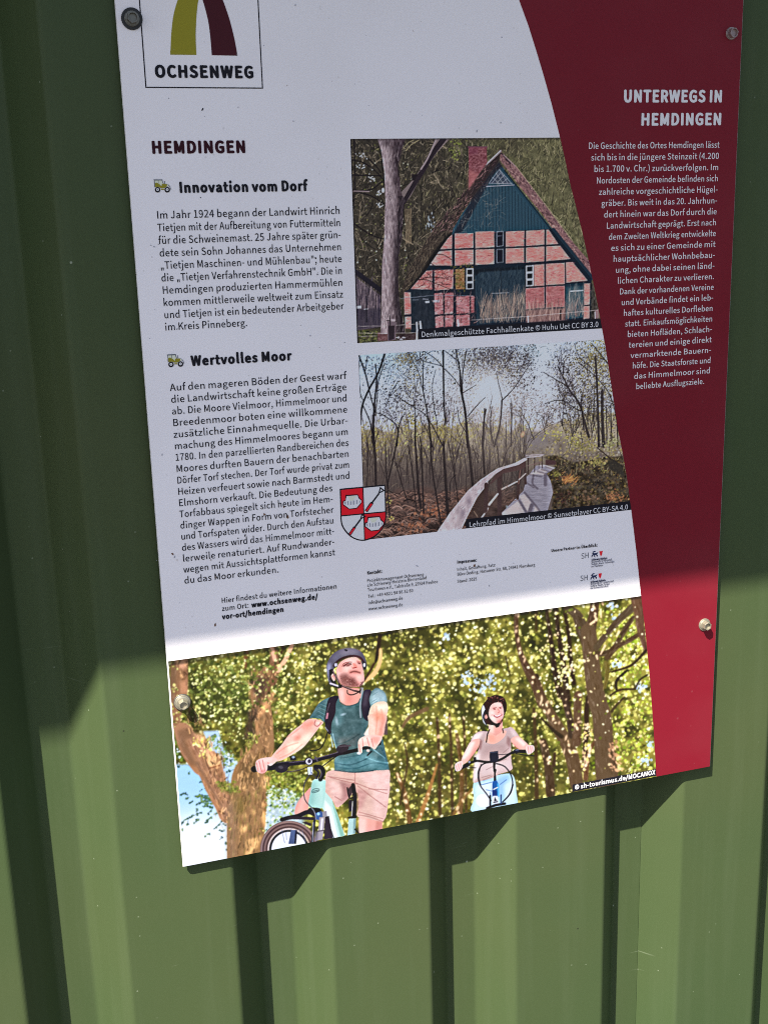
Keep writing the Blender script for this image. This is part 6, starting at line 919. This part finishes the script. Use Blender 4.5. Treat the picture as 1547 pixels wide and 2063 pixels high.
t3 = (('Die Geschichte des Ortes Hemdingen lässt', 20, 1383), ('sich bis in die jüngere Steinzeit (4.200', 47, 1378), ('bis 1.700 v. Chr.) zurückverfolgen. Im', 77, 1370), ('Nordosten der Gemeinde befinden sich', 103, 1365), ('zahlreiche vorgeschichtliche Hügel-', 128, 1362), ('gräber. Bis weit in das 20. Jahrhun-', 153, 1357), ('dert hinein war das Dorf durch die', 180, 1352), ('Landwirtschaft geprägt. Erst nach', 205, 1347), ('dem Zweiten Weltkrieg entwickelte', 230, 1341), ('es sich zu einer Gemeinde mit', 253, 1338), ('hauptsächlicher Wohnbebau-', 275, 1335), ('ung, ohne dabei seinen länd-', 300, 1328), ('lichen Charakter zu verlieren.', 320, 1322), ('Dank der vorhandenen Vereine', 342, 1320), ('und Verbände findet ein leb-', 360, 1313), ('haftes kulturelles Dorfleben', 382, 1308), ('statt. Einkaufsmöglichkeiten', 400, 1303), ('bieten Hofläden, Schlach-', 422, 1298), ('tereien und einige direkt', 437, 1298), ('vermarktende Bauern-', 457, 1290), ('höfe. Die Staatsforste und', 475, 1283), ('das Himmelmoor sind', 492, 1280), ('beliebte Ausflugsziele.', 512, 1225))
yl = [722, 845, 963, 1083, 1200, 1310, 1437, 1553, 1664, 1783, 1898, 2010, 2125, 2238, 2348, 2458, 2568, 2678, 2788, 2893, 3002, 3112, 3218]
F = Flat(4); n = len(t3); va, vb = at(1183.9, 300)[1], at(1279.3, 784)[1]
for i, (t, a, b) in enumerate(t3):
    y0 = 160 + yl[i] / 5.157; w = va + (vb - va) * i / (n - 1); ua = at(1180 + a / 5.157, y0)[0]; ub = .5731 if i < n - 1 else at(1180 + b / 5.157, y0 - 10)[0]
    write(F, t, (ua, w), (ub, w), .0057, pale, .010, 1.08, True)
F.build('paragraph', sign, 'white text column on the red field')
sm = [('Kontakt:', (739.2, 1157.3), (769, 1153.6), .034), ('Projektmanagement Ochsenweg', (739, 1172.8), (853.2, 1159.8), .006), ('c/o Schleswig-Holstein Binnenland', (739.6, 1182), (859, 1166.5), .006), ('Tourismus e.V., Talstraße 9, 25524 Itzehoe', (740.2, 1191.3), (881.5, 1174.2), .006), ('Tel.: +49 4821 94 96 32 60', (740.8, 1204.6), (831.8, 1192.3), .006), ('info@ochsenweg.de', (741.2, 1217.3), (811, 1207.5), .006), ('www.ochsenweg.de', (742, 1229.7), (811, 1220.8), .006),
      ('Impressum:', (920, 1135.2), (959.2, 1131), .034), ('Inhalt, Gestaltung, Satz:', (920, 1150.2), (998, 1140.6), .006), ('Büro Oeding, Husumer Str. 68, 24941 Flensburg', (920.3, 1160), (1077, 1140.4), .006), ('Stand: 2025', (920.3, 1174.3), (960, 1168.8), .006)]
for nm, rows in (('contact_details', sm[:7]), ('imprint', sm[7:])):
    F = Flat(4)
    for t, p, q, bo in rows: write(F, t, p, q, .0032, black, bo, 1.15)
    F.build(nm)
block('heading', [('Unsere Partner im Überblick:', (1109.3, 1112), (1202.3, 1100.6))], .0030, black, .03, 1.15, label='small black line Unsere Partner im Überblick')
z = Q(7.03, 1080, 1080)
for (sx, sy), rows in (((0, 0), (('Schleswig-Holstein', 775, 348, 997, 322, .03), ('Ministerium für Wirtschaft,', 775, 380, 1072, 343, .004), ('Verkehr, Arbeit, Technologie', 775, 412, 1100, 372, .004), ('und Tourismus', 773, 444, 940, 424, .004))), ((-13, 316), (('Schleswig-Holstein', 762, 662, 972, 634, .03), ('Ministerium für Landwirtschaft,', 762, 690, 1095, 648, .004), ('ländliche Räume, Europa', 760, 720, 1030, 685, .004), ('und Verbraucherschutz', 758, 750, 1013, 716, .004)))):
    F = Flat(4); o = lambda *v: z(*[c + (sx, sy)[i % 2] for i, c in enumerate(v)])
    a, b = o(627, 322, 744, 306); write(F, 'SH', a, b, .0058, grey_ink)
    for t, xa, ya, xb, yb, bo in rows: a, b = z(xa, ya, xb, yb); write(F, t, a, b, .0021, navy, bo, 1.1)
    F.px(o(888, 210, 900, 218, 911, 208, 922, 215, 937, 205, 926, 258, 911, 288, 899, 262), crest_red)
    for q in ((790, 225, 815, 210, 845, 212, 830, 222, 800, 232), (780, 240, 800, 232, 822, 245, 835, 236, 850, 240, 872, 222, 868, 242, 852, 256, 866, 268, 862, 292, 850, 282, 842, 262, 826, 270, 830, 300, 815, 292, 812, 270, 795, 274, 785, 302, 774, 296, 784, 268, 800, 252)): F.px(o(*q), navy)
    F.build('partner_logo', sign, 'upper small SH partner logo with blue lion and red nettle leaf' if sy == 0 else 'lower small SH partner logo with blue lion and red nettle leaf')

# ---------------------------------------------------------------- tractor icons and coat of arms
for z, lab in ((Q(15.47, 300, 345), 'olive tractor icon by Innovation vom Dorf'), ((lambda *v: [((x - 310.3) * .985 + 337.4, (y - 377) * .985 + 728.5 - (x - 327) * .05) for x, y in Q(15.47, 300, 345)(*v)]), 'olive tractor icon by Wertvolles Moor')):
    F = Flat(4)
    F.px(z(170, 275, 410, 275, 450, 400, 560, 400, 590, 470, 500, 520, 390, 520, 300, 480, 190, 500), cream); F.px(z(150, 255, 430, 255, 430, 288, 165, 290), grey_ink, 1); F.px(z(165, 285, 185, 285, 205, 490, 180, 500), grey_ink, 1); F.px(z(405, 285, 425, 285, 465, 395, 445, 400), grey_ink, 1); F.px(z(292, 290, 306, 290, 306, 375, 292, 375), grey_ink, 1)
    F.px(z(190, 375, 250, 355, 320, 395, 380, 450, 405, 470, 405, 410, 430, 395, 560, 400, 575, 460, 540, 490, 480, 525, 380, 525, 300, 485, 200, 495), green_ink, 2); F.px(z(480, 300, 500, 300, 505, 395, 485, 395), grey_ink, 1); F.px(z(385, 545, 475, 545, 475, 580, 390, 580), green_ink, 1); F.stroke(z(570, 405, 620, 430, 660, 490, 690, 570), 1.1, grey_ink, 1); F.disc(z(590, 440)[0], 1.7, cream, 3)
    for x in (277, 577): F.disc(z(x, 577)[0], 5.5, black, 3); F.disc(z(x, 572)[0], 2.8, pale, 4); F.disc(z(x, 574)[0], 1, grey_ink, 5, 8)
    F.build('tractor_icon', sign, lab)
F = Flat(3); z = Q(14.73, 680, 970)
outer = z(62, 215, 1410, 92, 1440, 890) + curve(z(1440, 890, 1440, 1080, 1390, 1290, 1280, 1480, 1090, 1650, 880, 1740, 730, 1760, 560, 1730, 380, 1640, 230, 1490, 130, 1330, 92, 1180, 85, 1030))
inner = z(100, 252, 1385, 132, 1405, 890) + curve(z(1405, 890, 1405, 1080, 1360, 1270, 1250, 1455, 1070, 1615, 870, 1700, 730, 1722, 570, 1695, 405, 1610, 262, 1465, 165, 1310, 128, 1170, 120, 1030))
F.px(outer, black); F.px(inner, pale, 1)
F.px(z(100, 252, 745, 190, 770, 960, 118, 1020), crest_red, 2); F.px(z(785, 965, 1405, 905) + curve(z(1405, 905, 1405, 1080, 1360, 1270, 1250, 1455, 1070, 1615, 870, 1700, 810, 1712)), crest_red, 2)
F.px(z(735, 180, 765, 178, 815, 1735, 785, 1738), black, 3); F.px(z(110, 1000, 1420, 880, 1420, 912, 110, 1036), black, 3)
for dx, dy in ((0, 0), (650, 650)):
    o = lambda *v: z(*[c + (dx, dy)[i % 2] for i, c in enumerate(v)])
    F.px(o(232, 395, 595, 375, 650, 490, 715, 540, 715, 625, 575, 800, 340, 830, 150, 690, 150, 570, 225, 550), bold_red, 4); F.px(o(262, 432, 585, 405, 620, 500, 695, 560, 700, 610, 560, 775, 345, 802, 170, 670, 180, 595, 235, 572), pale, 5)
    for q in ((190, 600, 240, 590, 245, 680, 205, 670), (285, 580, 320, 575, 325, 690, 290, 690), (370, 590, 405, 585, 405, 690, 368, 690), (450, 570, 495, 560, 492, 680, 452, 685), (550, 550, 590, 540, 585, 660, 545, 670), (640, 570, 670, 565, 655, 640, 635, 650)): F.px(o(*q), silver, 6)
    F.px(o(300, 440, 560, 420, 450, 560, 360, 565), silver if False else cream, 6)
def spade(o):
    F.px(o(800, 855, 965, 615, 1010, 600, 1060, 650, 880, 910), black, 4); F.px(o(828, 858, 975, 645, 1030, 670, 868, 885), crest_red, 5); F.stroke(o(1015, 630, 1225, 350), 3.0, black, 4); F.stroke(o(1225, 335, 1265, 185, 1370, 262), 2.4, black, 4, True)
spade(z); spade(lambda *v: [((x - 735) * .86 + 701.3 + 1, (y - 983) * .86 + 1038.8 - 2.5) for x, y in z(*v)])
F.build('coat_of_arms', sign, 'red and white quartered shield with spades and peat baskets')

# ---------------------------------------------------------------- captions on the photos
def caption(ph, quad, text, p, q, cap, bold, m):
    F = Flat(1.4); F.uv(quad, black); F.y -= .00009; write(F, text, p, q, cap, m, bold, 1.1)
    F.build('caption', ph)
a0 = at(842.5, 666)[0]; caption(ph1, [(a0, .4989), (.452, .4989), (.452, .5085), (a0, .5085)], 'Denkmalgeschützte Fachhallenkate © Huhu Uet CC BY 3.0', (847.8, 679.2), (1204.5, 658.2), .0050, .008, pale)
a0 = at(938, 1050)[0]; caption(ph2, [(a0, .3103), (.488, .3103), (.488, .3197), (a0, .3197)], 'Lehrpfad im Himmelmoor © Sunsetplayer CC BY-SA 4.0', (944, 1062), (1264, 1025.6), .0050, .008, pale)
a0 = at(1152.5, 1580)[0]; caption(ph3, [(a0, .0012), (.53, .0012), (.53, .0098), (a0, .0098)], '© sh-tourismus.de/MOCANOX', (1156.5, 1590.5), (1318, 1559.5), .0052, .03, pale)

# ---------------------------------------------------------------- small stains and specks on the face
F = Flat(5); rn = random.Random(4)
def blot(x, y, rx, ry, ang, m, n=9):
    F.px([(x + math.cos(ang) * rx * k * math.cos(t) - math.sin(ang) * ry * k * math.sin(t), y + math.sin(ang) * rx * k * math.cos(t) + math.cos(ang) * ry * k * math.sin(t)) for t, k in ((6.2832 * i / n, rn.uniform(.7, 1.2)) for i in range(n))], m)
for q in ((408, 221, 1.6, 3.4, .5, black), (579, 1041, 4.4, 2.4, 1.2, rust), (533, 1036, 2.6, 1.8, .5, rust), (572, 1021, 1.4, 2.6, 0, rust), (494, 1078, 1.2, 3, .4, black), (348, 1116, 3, 2, .6, rust), (352, 1122, 1.2, 3, .2, silver), (434, 1163, 1.2, 4, 0, rust), (434, 1259, 1.8, 3.4, .1, rust), (636, 520, 2.2, 1.6, .6, black), (955, 1139, 2.4, 3, .1, rust), (481, 656, 1, 1.6, 0, black), (357, 663, .9, 2, .3, black), (404, 398, 1.2, 1, 0, black), (304, 494, 2, 1, .3, silver), (311, 497, 1.6, 1.2, 0, silver), (320, 492, 1.4, 1, 0, silver), (985, 1180, 1, 1.6, 0, silver), (1010, 75, 1.2, 1.2, 0, silver), (595, 10, 1.4, 1.6, 0, silver), (960, 264, 1, 3, .1, silver), (1008, 247, 1.2, 1.6, 0, silver), (625, 676, 1, 2, -.5, silver), (694, 690, 1, 1, 0, black), (340, 198, 1, 1, 0, silver), (591, 244, 1.3, 1.3, 0, silver), (480, 216, 1.2, 1, 0, silver), (327, 916, 1, 2.4, .2, silver), (425, 1128, 1.4, 1, 0, rust), (840, 1140, 3, 1, .3, silver)):
    blot(*q)
for _ in range(90):
    x, y = rn.uniform(300, 1180), rn.uniform(20, 1270)
    if y < 270 or x < 700 or y > 1090: blot(x, y, rn.uniform(.4, .9), rn.uniform(.4, 1.1), rn.uniform(0, 3), silver if rn.random() < .8 else rust, 6)
F.build('dirt_specks')['kind'] = 'stuff'

# ---------------------------------------------------------------- screws
steel = mat('zinc_plated_steel', (.34, .31, .24), .45, .5, .6); dull = mat('weathered_zinc', (.17, .16, .14), .5, .5, .8); worn = mat('tarnished_zinc', (.33, .25, .24), .5, .5, .6); rubber = mat('dark_sealing_rubber', (.02, .02, .022), .7)
n_ = node(steel, 'ShaderNodeTexNoise', i_Scale=900.0, i_Detail=3.0); r_ = node(steel, 'ShaderNodeMapRange'); link(steel, n_.outputs['Fac'], r_.inputs['Value']); r_.inputs['To Min'].default_value = .25; r_.inputs['To Max'].default_value = .6; link(steel, r_.outputs[0], bsdf(steel).inputs['Roughness'])
def lathe(prof, n=36):
    v = [(r * math.cos(6.2832 * k / n), -h, r * math.sin(6.2832 * k / n)) for r, h in prof for k in range(n)]
    f = [(i * n + k, i * n + (k + 1) % n, (i + 1) * n + (k + 1) % n, (i + 1) * n + k) for i in range(len(prof) - 1) for k in range(n)]
    return v, f + [tuple((len(prof) - 1) * n + k for k in range(n))]
def screw(x, y, flange, washer, af, h, m, wm_, rot, label):
    u, w = at(x, y); loc = (u, 0, w + Z0)
    v, f = lathe([(flange, 0), (flange, .0010), (flange * .94, .0013), (flange * .86, .0013), (flange * .84, .0017), (af * .66, .0021), (af * .5, .0022)]); k0 = len(v)
    ap = af / 2 / math.cos(math.pi / 6); b0 = .002
    ringsp = [(1, b0, 6), (1, h - .0005, 6), (.94, h, 6), (.74, h, 18), (.70, h - .0024, 18)]
    def ring(s, hh, n): return [(s * ap * math.cos(rot + 6.2832 * k / n), -hh, s * ap * math.sin(rot + 6.2832 * k / n)) for k in range(n)]
    base = []
    for s, hh, n in ringsp: base.append(len(v)); v += ring(s if n == 6 else s, hh, n)
    for a, b in ((0, 1), (1, 2)): f += [(base[a] + k, base[a] + (k + 1) % 6, base[b] + (k + 1) % 6, base[b] + k) for k in range(6)]
    for k in range(6):
        f.append((base[2] + k, base[2] + (k + 1) % 6, base[3] + (3 * k + 3) % 18, base[3] + 3 * k + 2, base[3] + 3 * k + 1, base[3] + 3 * k))
    f += [(base[3] + k, base[3] + (k + 1) % 18, base[4] + (k + 1) % 18, base[4] + k) for k in range(18)] + [tuple(base[4] + k for k in range(18))]
    up = .0012 if washer else 0
    o = obj('screw', [(x + loc[0], y - up + loc[1] - .0002, z + loc[2]) for x, y, z in v], f, m, sign); o['label'] = label
    if washer:
        wv, wf = lathe([(washer, 0), (washer, .0011), (washer * .97, .0014), (flange * .9, .0016)])
        obj('washer', [(x + loc[0], y + loc[1] - .0002, z + loc[2]) for x, y, z in wv], wf, wm_, o)
screw(266, 38, .0062, .0086, .0082, .0068, dull, rubber, .3, 'dark screw on a black washer beside the logo')
screw(1471, 67.5, .0058, 0, .0084, .0062, worn, rubber, .2, 'dull grey screw on the upper red field')
screw(1417.5, 1258, .0070, 0, .0082, .0075, steel, rubber, .45, 'bright sunlit screw on the lower red field')
screw(367.5, 1414, .0074, .0082, .0080, .0085, steel, dull, .5, 'bright sunlit screw with washer on the cyclists photo')
